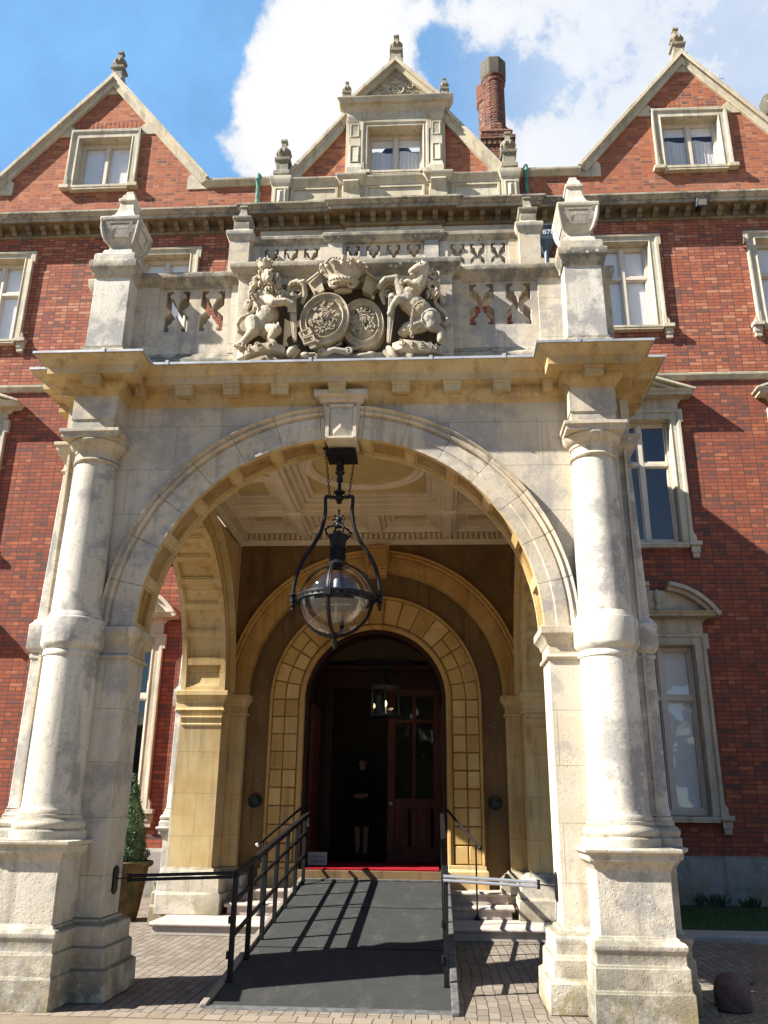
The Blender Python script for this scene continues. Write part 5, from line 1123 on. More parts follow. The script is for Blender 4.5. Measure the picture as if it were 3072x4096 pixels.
# ------------------------------------------------------------------ doorway
FL = .70
def doorway():
    yd, R = 5.30, 1.06
    w_ = MB().poly([(-2.3, .0), (-R-.02, .0), (-R-.02, 3.06)]+arcpts(0, 3.06, R+.02, 180, 0, 48)[1:-1]+[(R+.02, 3.06), (R+.02, .0), (2.3, .0), (2.3, 5.6), (-2.3, 5.6)], y0=yd, y1=yd+.3)
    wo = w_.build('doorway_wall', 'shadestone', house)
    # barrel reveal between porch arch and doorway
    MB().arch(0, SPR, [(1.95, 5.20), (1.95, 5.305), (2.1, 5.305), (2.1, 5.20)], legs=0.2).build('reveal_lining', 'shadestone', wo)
    tl = MB(); g_ = .007; yo = yd-.075
    zs = [.765+i*.255 for i in range(10)]
    def tile_leg(x0, x1, za, zb):
        for sg in (1, -1):
            a, b = sorted((sg*x0, sg*x1)); tl.rect([(0, za), (0, zb)], a, b, yo+rnd.uniform(-.004, .004), yd+.01)
    for i in range(9): tile_leg(1.155+g_, 1.363-g_, zs[i]+g_, zs[i+1]-g_); tile_leg(1.363+g_, 1.553-g_, zs[i]+g_, zs[i+1]-g_)
    n = 17
    for i in range(n):
        a0, a1 = 180*i/n+.3, 180*(i+1)/n-.3; yy = yo+rnd.uniform(-.004, .004)
        split = abs(i-(n-1)/2) > 4
        bands = ((1.155+g_, 1.363-g_), (1.363+g_, 1.553-g_)) if split else ((1.155+g_, 1.553-g_),)
        for ra, rb in bands: tl.arch(0, 3.06, [(ra, yy), (rb, yy), (rb, yd+.01), (ra, yd+.01)], a0, a1, 4)
    tl.build('tiled_surround', 'tile', wo, bevel=.012)
    bd = MB().arch(0, 3.06, [(1.553, yd), (1.553, yd-.085), (1.563, yd-.10), (1.583, yd-.105), (1.598, yd-.09), (1.603, yd)], legs=.765)
    bd.arch(0, 3.06, [(1.063, yd+.02), (1.063, yd-.06), (1.077, yd-.09), (1.107, yd-.10), (1.136, yd-.09), (1.152, yd-.06), (1.152, yd+.02)], legs=.75)
    bd.arch(0, 3.06, [(1.145, yd-.03), (1.563, yd-.03), (1.563, yd), (1.145, yd)], legs=.75)
    bd.build('door_moulding', 'amber', wo)
    for sg in (1, -1):
        mk(MB().rect([(.03, .30), (.03, .68), (.0, .70), (0, .76)], 1.07, 1.61, yd-.10, yd), sg).build('surround_base', 'honey', wo, bevel=.008)
        r = MB(); c = (sg*1.755, yd-.01, 1.59)
        rr = [[(c[0]+q*math.cos(2*PI*j/28), c[1]+d, c[2]+q*math.sin(2*PI*j/28)) for j in range(28)] for q, d in ((.10, 0), (.10, -.02), (.085, -.03), (.075, -.018), (.06, -.012), (.045, -.022), (.03, -.02), (.005, -.03))]
        r.rings(rr).build('bell_roundel', 'bronze', wo)
    # dark timber lining and arched frame
    MB().arch(0, 3.06, [(1.062, yd-.04), (1.062, yd+.5), (1.022, yd+.5), (1.022, yd+.1), (1.008, yd+.08), (1.008, yd-.02), (1.03, yd-.045)], legs=FL-.1).build('door_lining', 'darkwood', wo)
    # vestibule shell
    v = MB().box(-1.7, -1.6, 5.6, 9.4, FL-.1, 5.2).box(1.6, 1.7, 5.6, 9.4, FL-.1, 5.2).box(-1.7, 1.7, 5.6, 9.4, 5.2, 5.3).box(-1.7, 1.7, 9.6, 9.7, FL-.1, 5.2)
    v.build('vestibule', 'hallplaster', wo, smooth=0)
    MB().box(-1.6, 1.6, 5.58, 9.6, FL-.2, FL-.012).box(-1.08, 1.08, 5.32, 5.585, FL-.2, FL-.01).build('hall_floor', 'darkwood', wo, smooth=0)
    # inner timber screen with a glazed leaf on the right and an open dark doorway on the left
    ys = 6.8; s = MB()
    s.box(-1.6, -.92, ys, ys+.10, FL, 3.9).box(1.0, 1.6, ys, ys+.10, FL, 3.9).box(-.92, 1.0, ys, ys+.10, 3.42, 3.72)
    s.rect([(0, 3.70), (.02, 3.72), (.06, 3.76), (.07, 3.80), (.0, 3.82)], -1.0, 1.08, ys-.03, ys+.12); s.box(-.45, .55, ys-.05, ys+.05, 3.82, 3.90)
    s.box(-.96, -.82, ys-.03, ys+.12, FL, 3.42).box(.99, 1.10, ys-.03, ys+.12, FL, 3.42)
    s.build('timber_screen', 'darkwood', wo, bevel=.006)
    MB().box(-1.6, 1.6, ys+.02, ys+.08, 3.9, 5.2).build('lunette_wall', 'hallplaster', wo, smooth=0)
    d = MB(); x0, x1 = .11, .985; yl = ys+.02
    d.box(x0, x0+.12, yl, yl+.05, FL, 3.42).box(x1-.12, x1, yl, yl+.05, FL, 3.42).box(x0+.12, x1-.12, yl, yl+.05, FL, .93).box(x0+.12, x1-.12, yl, yl+.05, 1.50, 1.66).box(x0+.12, x1-.12, yl, yl+.05, 3.30, 3.42)
    d.box((x0+x1)/2-.03, (x0+x1)/2+.03, yl, yl+.05, 1.66, 3.30).box((x0+x1)/2-.05, (x0+x1)/2+.05, yl, yl+.05, .93, 1.50).box(x0+.12, x1-.12, yl+.003, yl+.047, 2.86, 2.92)
    for a in (x0+.12, (x0+x1)/2+.05): d.box(a, a+.215, yl+.02, yl+.035, .93, 1.50); d.rect([(0, .98), (0, 1.45)], a+.05, a+.165, yl+.005, yl+.03)
    do = d.build('glazed_door', 'wood', wo, bevel=.004)
    MB().add([(x0+.12, yl+.025, 1.66), (x1-.12, yl+.025, 1.66), (x1-.12, yl+.025, 3.30), (x0+.12, yl+.025, 3.30)], [(0, 1, 2, 3)]).build('pane', 'globe2', do, smooth=0)
    k = MB().ell((x0+.06, yl-.04, 1.58), (.03, .03, .03)).build('handle', 'gold', do)
    # outer leaves folded back against the jambs
    for sg in (1, -1):
        q = MB().box(1.0, 1.055, 5.63, 6.58, FL, 3.05).box(0.985, 1.001, 5.70, 6.50, FL+.15, 1.5).box(0.985, 1.001, 5.70, 6.50, 1.7, 2.95)
        mk(q, sg).build('outer_door_leaf', 'wood', wo, bevel=.005)
def tile_mat():
    m = stone('ochre tile blocks', (.50, .345, .135), (.43, .26, .08), lichen=.05, speck=.2, top=0, stain=(.36, .20, .055), stain_amt=.45, low=False, pit=.12)
    t = NT(m.node_tree); b = [n for n in m.node_tree.nodes if n.type == 'BSDF_PRINCIPLED'][0]; src = b.inputs['Base Color'].links[0].from_socket
    ri = t.node('ShaderNodeNewGeometry').outputs['Random Per Island']
    t.put(b.inputs['Base Color'], t.mix(.8, src, t.ramp(ri, [(0, (.72, .62, .45)), (.35, (1, .92, .75)), (.7, (1.0, 1.0, 1.0)), (1, (1.25, 1.3, 1.45))]), 'MULTIPLY')); return m
M['tile'] = tile_mat()
M['bronze'] = plain('green bronze', (.03, .05, .04), .45, .2, 20, .6)
doorway()

# ------------------------------------------------------------------ chimneys, rainwater goods
def chimneys():
    def stack(x, y, z0, zt, r, name, n=8):
        s = MB().ngon([(r*1.28, z0-2.2), (r*1.28, z0+.05), (r*1.35, z0+.10), (r*1.1, z0+.22)], x, y, 4)
        s.ngon([(r*1.12, z0+.18), (r*1.12, z0+.38), (r*.98, z0+.46)], x, y, 8)
        so_ = s.build('chimney', 'stackbrick', house, smooth=20)
        MB().lathe([(r*.93, z0+.42), (r*.93, zt-.75)], x, y, 28).build('chimney_shaft', 'stackpattern', so_)
        c = MB().lathe([(r*.95, zt-.78), (r*1.02, zt-.74), (r*1.02, zt-.70), (r*.95, zt-.67), (r*1.05, zt-.62), (r*1.1, zt-.58)], x, y, 28)
        c.build('chimney_ring', 'stackbrick', so_)
        MB().ngon([(r*1.02, zt-.60), (r*1.08, zt-.52), (r*1.1, zt-.05), (r*.95, zt), (r*.7, zt+.01)], x, y, 8)  .build('chimney_cap', 'capstone', so_, bevel=.02, smooth=20)
    stack(2.60, 10.0, 17.75, 20.45, .30, 'a'); 
    MB().ngon([(.27, 15.0), (.27, 19.6), (.31, 19.65), (.33, 20.2), (.27, 20.3)], 2.50, 10.62, 8).build('chimney', 'stackbrick', house, smooth=20)
    b = MB().rect([(.06, 15.5), (.06, 17.5), (.10, 17.55), (.10, 17.65), (.04, 17.7)], 2.28, 2.96, 9.62, 10.5)
    for k in range(6): b.box(2.24+k*.13, 2.31+k*.13, 9.52, 9.6, 17.36, 17.46)
    b.build('chimney_base', 'stackbrick', house)
    stack(9.62, 9.6, 15.9, 18.55, .33, 'b')
chimneys()
def pipes():
    m = MB()
    for sg in (-1, 1):
        x = sg*3.07
        q = MB().tube([(x, D-.06, 14.25), (x, D-.07, 15.06), (x, D-.15, 15.17), (x, D-.10, 15.33), (x-.03*sg, D+.10, 15.36)], .05, 10)
        q.build('copper_downpipe', 'copper', house)
    # dated lead rainwater head beside the bay
    x, z = 3.42, 13.33
    h = MB().rings([[(x-a, D-b, zz), (x+a, D-b, zz), (x+a, D+.0, zz), (x-a, D+.0, zz)] for a, b, zz in ((.06, .10, z-.36), (.10, .14, z-.28), (.16, .22, z-.10), (.19, .24, z-.06), (.19, .24, z+.22), (.22, .28, z+.24), (.22, .28, z+.28))])
    ho = h.build('rainwater_head', 'gutter', house, bevel=.006)
    text_mesh('1870', .17, .008, facing(x, D-.245, z+.08), 'date_numerals', 'gold', ho)
    MB().tube([(x, D-.08, z-.3), (x-.02, D-.08, z-.8), (x-.02, D-.08, 10.1), (x-.02, D-.08, .2)], .055, 12).build('downpipe', 'gutter', ho)
    MB().box(x-.35, x+.35, D-.12, D, z-.62, z-.5).build('pipe_bracket', 'housestone', ho)
pipes()

# ================================================================== steps
def steps():
    st = thing('entrance_steps', 'three pale stone steps with rounded nosings rising to the doorway', 'steps', (0, 4.6, 0))
    def tread(z0, z1, y0, xw, name):
        m = MB().box(-xw+.04, xw-.04, y0+.035, 5.32, z0, z1-.052)
        n = [(y0+.035, z1-.055), (y0+.012, z1-.05), (y0, z1-.03), (y0+.004, z1-.012), (y0+.022, z1)]
        m.rings([[(x, a, b) for a, b in n]+[(x, 5.33, z1), (x, 5.33, z1-.055)] for x in (-xw, xw)])
        m.build(name, 'step', st, bevel=.006)
    tread(0, .15, 3.64, 2.66, 'bottom_step'); tread(.15, .30, 4.46, HW-.02, 'middle_step'); tread(.30, .45, 4.80, HW-.04, 'top_step')
    MB().box(-1.06, 1.06, 4.94, 5.34, .45, FL-.012).build('threshold', 'shadestone', st, bevel=.006)
steps()

# ================================================================== ramp with railings
def ramp():
    y0, y1, zt = -.20, 4.90, .566; sl_ = (zt-.006)/(y1-y0); zr = lambda y: .006+(y-y0)*sl_
    rp = thing('access_ramp', 'dark grey non-slip access ramp with black post and rail sides leading to the doorway', 'ramp', (.05, 2.5, 0))
    d = MB(); d.add([(-.925, y0, .004), (1.02, y0, .004), (1.02, y0, -.02), (-.925, y0, -.02), (-.925, y1, zt), (1.02, y1, zt), (1.02, y1, zt-.06), (-.925, y1, zt-.06)], [(0, 1, 5, 4), (0, 4, 7, 3), (1, 2, 6, 5), (4, 5, 6, 7), (3, 7, 6, 2), (0, 3, 2, 1)])
    d.build('deck', 'tar', rp, smooth=0)
    for yy in (1.55, 3.30): MB().obox((.05, yy, zr(yy)+.002), (.965, 0, 0), (0, .006, .0006), (0, 0, .002)).build('panel_seam', 'rail', rp)
    MB().add([(-.94, y0-.03, .001), (1.03, y0-.03, .001), (1.03, y0+.05, .016), (-.94, y0+.05, .016)], [(0, 1, 2, 3)]).build('toe_strip', 'tarstrip', rp, smooth=0)
    MB().obox((.05, y1+.02, zt+.01), (.97, 0, 0), (0, .07, .004), (0, 0, .008)).build('landing_plate', 'tarstrip', rp)
    for xa, xb in ((-.985, -.925), (1.02, 1.085)):
        k = MB(); ya = y0+.02 if xa < 0 else y0-.08
        k.add([(xa, ya, 0), (xb, ya, 0), (xb, y1, 0), (xa, y1, 0), (xa, ya, .035), (xb, ya, .035), (xb, y1, zt+.035), (xa, y1, zt+.035)], [(0, 3, 2, 1), (4, 5, 6, 7), (0, 1, 5, 4), (1, 2, 6, 5), (2, 3, 7, 6), (3, 0, 4, 7)])
        k.build('side_kerb', 'rampedge' if xa < 0 else 'tarstrip', rp, bevel=.01)
    for x in (-.892, .988):
        r = MB(); ya, yb = .43, 4.74
        def rail(h, hw, hh): r.obox((x, (ya+yb)/2, (zr(ya)+zr(yb))/2+h), (hw, 0, 0), (0, (yb-ya)/2, (zr(yb)-zr(ya))/2), (0, 0, hh))
        rail(.862, .028, .026); rail(.64, .012, .02); rail(.36, .012, .02)
        r.tube([(x, yb-.01, zr(yb)+.865), (x, yb+.16, zr(yb)+.88), (x, yb+.20, zr(yb)+.80), (x, yb+.18, zr(yb)+.70)], .025, 10)
        ro = r.build('railing', 'rail', rp, bevel=.004)
        for i, y in enumerate((.436, 1.12, 1.81, 2.50, 3.19, 3.88, 4.57)):
            p = MB().box(x-.022, x+.022, y-.022, y+.022, zr(y)-.03, zr(y)+.84)
            if i == 0: p.box(x-.04, x-.02, y-.03, y+.03, zr(y)+.18, zr(y)+.24).box(x-.04, x-.02, y-.03, y+.03, zr(y)+.46, zr(y)+.52)
            p.build('railing_post', 'rail', ro, bevel=.003)
ramp()
def barrier(sg):
    x0, x1 = (-.915, -1.94) if sg < 0 else (.97, 1.91)
    y0, z0, z1 = .40, .935, .905
    lab = 'black slim double barrier bar running from the left ramp rail to the left stone pier' if sg < 0 else 'double barrier bar, sun glint put into its bright metal, beside the right stone pier'
    b = thing('barrier_bar', lab, 'barrier', ((x0+x1)/2, y0, z1), 'barrier bars beside the ramp')
    e = x1-sg*.12
    for k in (-1, 1):
        MB().tube([(x0, y0, z0+k*.017), (e, y0-.10, z1+k*.017)], .0145, 12).build('bar', 'chrome' if sg > 0 else 'rail', b)  # bright metal on the right bar stands in for sun glint
    MB().box(*sorted((e-.012, e+.012)), y0-.125, y0-.075, z1-.036, z1+.036).tube([(e, y0-.10, z1), (x1+sg*.04, y0-.13, z1-.012)], .006, 8).build('end_rod', 'rail', b)
    # fixing plate on the pier face
    px = sg*(HW-.004)
    p = MB().poly([(y0-.19, .80), (y0-.13, .77), (y0-.07, .80), (y0-.07, .98), (y0-.13, 1.01), (y0-.19, .98)], y0=px-.012, y1=px+.012, plane='yz'); p.build('fixing_plate', 'iron', b, bevel=.003)
for sg in (-1, 1): barrier(sg)
def handrail(sg):
    lab = 'thin black handrail with a bright end knob beside the left of the steps' if sg < 0 else 'thin black handrail on a slim upright at the right of the steps'
    h = thing('handrail', lab, 'handrail', (sg*1.4, 4.6, 0), 'handrails beside the steps')
    x = lambda v: sg*v
    MB().tube([(x(1.03), 5.55, 1.53), (x(1.045), 5.40, 1.53), (x(1.06), 5.25, 1.50), (x(1.44), 4.42, 1.075), (x(1.475), 4.33, 1.04)], [.017]*5, 10).build('rail', 'rail', h)
    k = MB().ell((x(1.485), 4.31, 1.03), .028, 12, 8); k.build('end_knob', 'chrome' if sg < 0 else 'iron', h)
    p = MB().tube([(x(1.40), 3.80, .14), (x(1.40), 3.80, .2), (x(1.405), 4.2, .9), (x(1.42), 4.46, 1.09)] if 0 else [(x(1.43), 4.44, .15), (x(1.43), 4.44, 1.08)], .012, 10); p.lathe([(.045, .151), (.045, .165), (.02, .19), (.014, .20)], x(1.43), 4.44, 16)
    p.build('upright', 'rail', h)
for sg in (-1, 1): handrail(sg)

# ================================================================== lantern under the front arch
def lantern():
    x, y, zc, R = -.035, .225, 3.41, .352
    L = thing('hanging_lantern', 'large round glass and black iron lantern with a crown top hanging under the front arch', 'lantern', (x, y, 4.87))
    MB().ell((x, y, zc), R, 48, 32).build('glass_globe', 'globe', L, smooth=180)
    f = MB()
    f.lathe([(R-.004, zc-.02), (R+.02, zc-.03), (R+.028, zc-.02), (R+.022, zc), (R+.028, zc+.02), (R+.02, zc+.035), (R-.004, zc+.03)], x, y, 56)
    for k in range(36): a = 2*PI*k/36; f.ell((x+(R+.026)*math.cos(a), y+(R+.026)*math.sin(a), zc), (.011, .011, .011), 6, 5)
    for a in (0, PI/2, PI, 3*PI/2):
        a += -.10; P = [(x+(R+.006)*math.cos(t)*math.cos(a), y+(R+.006)*math.cos(t)*math.sin(a), zc+(R+.006)*math.sin(t)) for t in [(-88+176*i/24)*PI/180 for i in range(25)]]
        f.tube(P, .015, 8); d = Vector((-math.sin(a), math.cos(a), 0))*.013
        for s2 in (-1, 1): f.tube([Vector(p)+d*s2+Vector((math.cos(a), math.sin(a), 0))*.006 for p in P], .006, 6)
        f.obox((x+(R+.025)*math.cos(a), y+(R+.025)*math.sin(a), zc), (.03*math.sin(a), -.03*math.cos(a), 0), (.014*math.cos(a), .014*math.sin(a), 0), (0, 0, .035))
    f.lathe([(.02, zc-R-.03), (.055, zc-R-.005), (.075, zc-R+.012), (.08, zc-R+.02)], x, y, 24)
    f.build('globe_frame', 'iron', L)
    n = MB().lathe([(.115, zc+R-.025), (.118, zc+R-.005), (.105, zc+R+.012), (.085, zc+R+.03), (.075, zc+R+.055), (.085, zc+R+.065), (.085, zc+R+.075), (.066, zc+R+.08), (.066, zc+R+.15), (.085, zc+R+.155), (.088, zc+R+.17), (.07, zc+R+.18), (.075, zc+R+.20), (.085, zc+R+.25), (.098, zc+R+.285), (.095, zc+R+.30), (.06, zc+R+.31), (.035, zc+R+.33), (.03, zc+R+.35)], x, y, 28)
    for k in range(16): a = 2*PI*k/16; n.tube([(x+.073*math.cos(a), y+.073*math.sin(a), zc+R+.08), (x+.073*math.cos(a), y+.073*math.sin(a), zc+R+.15)], .007, 6)
    n.build('lantern_neck', 'iron', L)
    c = MB()
    zc2 = zc+R+.27
    for k in range(4):
        a = PI*k/2+.5; pts = [(.092, 0), (.125, .04), (.135, .075), (.105, .105), (.06, .125), (.02, .118)]
        P = [(x+r*math.cos(a), y+r*math.sin(a), zc2+z) for r, z in pts]; c.tube(P, .009, 6)
        for p in P[1:-1]: c.ell(p, .0135, 8, 6)
    c.ell((x, y, zc2+.14), (.033, .033, .035)); zz = zc2+.20
    for k in range(8):
        a = PI*k/4; c.tube([(x, y, zz), (x+.055*math.cos(a), y, zz+.055*math.sin(a))], [.012, .008], 6); c.ell((x+.058*math.cos(a), y, zz+.058*math.sin(a)), .0125, 8, 6)
    c.ell((x, y, zz), (.03, .02, .03)); c.tube([(x, y, zz+.05), (x, y, zz+.09)], [.012, .01], 8); c.ell((x, y, zz+.095), .014, 8, 6)
    c.build('crown_finial', 'iron', L)
    for s2 in (-1, 1):
        A = MB(); X = lambda v: x+s2*v
        key = [(.095, 4.47), (.125, 4.478), (.138, 4.462), (.138, 4.40), (.135, 4.33), (.145, 4.22), (.175, 4.10), (.23, 3.99), (.30, 3.88), (.36, 3.77), (.40, 3.65), (.418, 3.55), (.422, 3.46)]
        P = []
        for i in range(len(key)-1):
            a, b = Vector(key[i]), Vector(key[i+1])
            p0 = Vector(key[max(0, i-1)]); p3 = Vector(key[min(len(key)-1, i+2)])
            for k in range(5):
                t = k/5; q = .5*((2*a)+(b-p0)*t+(2*p0-5*a+4*b-p3)*t*t+(3*a-p0-3*b+p3)*t**3); P.append((X(q.x), y, q.y))
        P.append((X(.422), y, 3.44)); A.tube(P, [.0165+.004*min(1, i/40) for i in range(len(P))], 10)
        A.lathe([(.012, 3.30), (.018, 3.315), (.01, 3.33), (.022, 3.345), (.026, 3.365), (.018, 3.38), (.03, 3.385), (.03, 3.43), (.02, 3.44), (.042, 3.452), (.042, 3.462), (.022, 3.47)], X(.422), y, 14)
        A.tube([(X(.35), y, zc), (X(.365), y, zc), (X(.37), y, zc), (X(.385), y, zc), (X(.42), y, zc)], [.03, .03, .018, .022, .018], 10)
        A.build('lantern_arm', 'iron', L)
        H = MB(); a, b = Vector((X(.155), y, 4.985)), Vector((X(.10), y, 4.50)); N = 15
        for i in range(N):
            c0 = a.lerp(b, (i+.5)/N); d = (b-a).normalized(); sd = Vector((0, 1, 0)) if i % 2 else Vector((d.z, 0, -d.x)); l = (b-a).length/N*.62
            H.tube([c0+d*l*math.cos(t)+sd*.010*math.sin(t) for t in [2*PI*j/10 for j in range(11)]], .0042, 6)
        H.lathe([(.034, 5.0), (.034, 5.008), (.012, 5.01), (.008, 4.985)], X(.155), y, 14); H.build('hanging_chain', 'iron', L)
    s = MB().box(x-.135, x+.165, .10, .40, 4.895, 4.95).lathe([(.036, 4.76), (.036, 4.87)], x, y, 16).lathe([(.02, 4.70), (.045, 4.72), (.052, 4.735), (.03, 4.75), (.045, 4.77), (.04, 4.79), (.03, 4.80)], x, y, 16)
    s.lathe([(.02, 4.52), (.018, 4.63), (.032, 4.635), (.034, 4.67), (.024, 4.68), (.026, 4.70)], x, y, 14).lathe([(.012, 4.395), (.03, 4.41), (.022, 4.425), (.045, 4.445), (.05, 4.475), (.03, 4.50), (.06, 4.515), (.06, 4.525), (.02, 4.535)], x, y, 18)
    s.tube([(x-.14, y, 4.47), (x+.14, y, 4.47)], .014, 8)
    for v in (-.085, -.06, .06, .085): s.tube([(x+v-.006, y, 4.47), (x+v+.006, y, 4.47)], .026, 10)
    s.build('lantern_stem', 'iron', L)
    b = MB().lathe([(.02, 3.19), (.03, 3.2), (.012, 3.22), (.012, 3.50), (.03, 3.52), (.032, 3.60), (.02, 3.62)], x, y, 14); b.box(x-.14, x+.14, y-.005, y+.005, 3.36, 3.372); b.build('lamp_holder', 'lead', L)
    MB().lathe([(.0, 3.055-.13), (.014, 3.055-.12), (.018, 3.055-.10), (.01, 3.055-.085), (.026, 3.055-.06), (.03, 3.055-.045), (.014, 3.055-.03), (.022, 3.055-.01), (.03, 3.06)], x, y, 16).build('drop_finial', 'iron', L)
lantern()

# ================================================================== things in the doorway
tag(MB().box(-.94, .94, 4.98, 6.4, FL-.008, FL+.012).build('door_mat', 'carpet', bevel=.004), 'red carpet mat on the threshold inside the arched doorway', 'mat')
def sign():
    s = thing('floor_sign', 'small white floor sign asking to wipe feet at the left of the doorway', 'sign', (-.9, 5.65, FL))
    MB().box(-.99, -.705, 5.62, 5.635, FL, FL+.19).box(-.73, -.715, 5.635, 5.72, FL, FL+.01).box(-.97, -.955, 5.635, 5.72, FL, FL+.01).build('sign_board', 'signboard', s, bevel=.003)
    for i, tx in enumerate(('PLEASE WIPE', 'YOUR FEET')): text_mesh(tx, .042, .001, facing(-.847, 5.618, FL+.125-.06*i), 'sign_lettering', 'ink', s)
sign()
def hall_lantern():
    x, y = .11, 6.1
    h = thing('hall_lantern', 'six sided glass lantern with a lit bulb hanging inside the dark doorway', 'lantern', (x, y, 4.2))
    MB().tube([(x, y, 5.2), (x, y, 3.72)], .010, 6).build('hanging_chain', 'bronze', h)
    f = MB().lathe([(.03, 3.72), (.07, 3.68), (.05, 3.64), (.09, 3.62), (.02, 3.60)], x, y, 16); zt, zb, r = 3.36, 2.90, .215
    for z in (zt, zb): f.ngon([(r+.015, z-.015), (r+.015, z+.02), (r-.0, z+.025)], x, y, 6)
    for k in range(6):
        a = PI*k/3+PI/6; c, s_ = math.cos(a), math.sin(a); R_ = r/math.cos(PI/6)
        f.tube([(x+R_*c, y+R_*s_, zb), (x+R_*c, y+R_*s_, zt)], .011, 6); f.tube([(x+R_*c, y+R_*s_, zt+.02), (x+.16*c, y+.16*s_, zt+.16), (x+.05*c, y+.05*s_, zt+.25)], .008, 6)
        f.tube([(x+.04*c, y+.04*s_, 3.63), (x+.11*c, y+.11*s_, 3.70), (x+.09*c, y+.09*s_, 3.75)], [.012, .014, .006], 6)
    f.build('lantern_frame', 'bronze', h)
    MB().ngon([(r-.004, zb), (r-.004, zt)], x, y, 6).build('glass_panes', 'globe', h, smooth=0)
    MB().lathe([(.012, zb+.0), (.012, zb+.12), (.016, zb+.16)], x, y, 10).build('bulb_stem', 'gold', h)
    MB().ell((x, y, zb+.20), (.018, .018, .04), 12, 8).build('bulb', 'bulb', h)
    l = bpy.data.lights.new('hall_bulb', 'POINT'); l.energy = .4; l.color = (1, .7, .4); l.shadow_soft_size = .03; lo = bpy.data.objects.new('hall_bulb_light', l); COL.objects.link(lo); lo.parent = h; lo.matrix_parent_inverse = Matrix.Translation(-h.location); lo.location = (x, y-.06, zb+.2)
hall_lantern()
def skin_body(edges, verts, mat, name, parent, sub=2):
    me = bpy.data.meshes.new(name); me.from_pydata([v[0] for v in verts], edges, []); o = bpy.data.objects.new(name, me); COL.objects.link(o)
    o.modifiers.new('skin', 'SKIN'); me.skin_vertices or None
    for i, v in enumerate(verts): me.skin_vertices[0].data[i].radius = (v[1], v[2] if len(v) > 2 else v[1])
    me.skin_vertices[0].data[0].use_root = True
    s = o.modifiers.new('sub', 'SUBSURF'); s.levels = s.render_levels = sub; me.materials.append(M[mat])
    for p in me.polygons: p.use_smooth = True
    if parent is not None: o.parent = parent; o.matrix_parent_inverse = Matrix.Translation(-world_loc(parent))
    return o
def person():
    px, py, pz = -.42, 8.2, FL
    P = thing('person', 'person in a dark jacket and skirt standing with folded hands in the dark inner doorway', 'person', (px, py, pz))
    T = lambda x, y, z: (px+x, py+y, pz+z)
    # one continuous body: pelvis root, spine, neck, head, arms with hands, legs with feet
    V = [(T(0, 0, .92), .14, .11), (T(0, 0, 1.10), .115, .09), (T(0, -.01, 1.28), .14, .10), (T(0, 0, 1.38), .10, .07), (T(0, -.01, 1.43), .045), (T(0, -.02, 1.50), .05), (T(0, -.03, 1.58), .075, .09), (T(0, -.02, 1.66), .065, .08),
         (T(.17, 0, 1.35), .055), (T(.22, -.03, 1.10), .042), (T(.10, -.20, 1.02), .034), (T(.03, -.24, 1.02), .03), (T(-.17, 0, 1.35), .055), (T(-.22, -.03, 1.10), .042), (T(-.10, -.20, 1.0), .034), (T(-.03, -.25, 1.0), .03),
         (T(.08, 0, .82), .09), (T(.075, -.01, .48), .058), (T(.07, .02, .28), .052), (T(.07, .03, .07), .032), (T(.075, -.06, .035), .034), (T(.08, -.15, .02), .022),
         (T(-.08, 0, .82), .09), (T(-.075, -.01, .48), .058), (T(-.07, .02, .28), .052), (T(-.07, .03, .07), .032), (T(-.075, -.06, .035), .034), (T(-.08, -.15, .02), .022)]
    E = [(0, 1), (1, 2), (2, 3), (3, 4), (4, 5), (5, 6), (6, 7), (3, 8), (8, 9), (9, 10), (10, 11), (3, 12), (12, 13), (13, 14), (14, 15), (0, 16), (16, 17), (17, 18), (18, 19), (19, 20), (20, 21), (0, 22), (22, 23), (23, 24), (24, 25), (25, 26), (26, 27)]
    for sg, b, c in ((1, 11, (.03, -.24, 1.02)), (-1, 15, (-.03, -.25, 1.0))):   # thumb and four fingers
        for k in range(5):
            i = len(V); oy, oz = (-.012, .02) if k == 4 else (.0, .018-.014*k)
            V.append((T(c[0]-sg*.03, c[1]-.02+oy, c[2]+oz), .010)); V.append((T(c[0]-sg*.065, c[1]-.025+oy*2, c[2]+oz-.01), .008)); V.append((T(c[0]-sg*(.088 if k < 4 else .075), c[1]-.01+oy*2, c[2]+oz-.02), .007))
            E += [(b, i), (i, i+1), (i+1, i+2)]
    skin_body(E, V, 'skin', 'body', P)
    f = MB().ell(T(0, -.115, 1.585), (.012, .02, .018), 10, 8).ell(T(0, -.108, 1.535), (.024, .012, .008), 10, 6)
    for s_ in (-1, 1): f.ell(T(s_*.032, -.100, 1.605), (.012, .008, .008), 8, 6).ell(T(s_*.078, -.02, 1.59), (.012, .022, .03), 8, 6)
    f.build('face', 'skin', P)
    h = MB().ell(T(0, -.0, 1.64), (.095, .105, .095), 20, 14).ell(T(0, .05, 1.56), (.085, .065, .11), 18, 12); h.build('hair', 'hair', P)
    q = MB().rings([[T(a*math.cos(2*PI*j/24), -.005+b*math.sin(2*PI*j/24), z) for j in range(24)] for a, b, z in ((.20, .155, .50), (.205, .16, .70), (.20, .155, .86), (.165, .125, 1.02), (.16, .12, 1.12), (.19, .135, 1.28), (.185, .12, 1.38), (.10, .085, 1.44), (.06, .06, 1.455))], caps=False)
    for s_ in (-1, 1): q.tube([T(s_*.15, 0, 1.38), T(s_*.20, -.01, 1.28), T(s_*.225, -.03, 1.10), T(s_*.16, -.13, 1.05), T(s_*.11, -.19, 1.02)], [.075, .068, .056, .05, .044], 14)
    q.build('suit', 'cloth', P)
    for s_ in (-1, 1): MB().ell(T(s_*.077, -.07, .03), (.045, .12, .035), 14, 8).build('shoe', 'leather', P)
person()

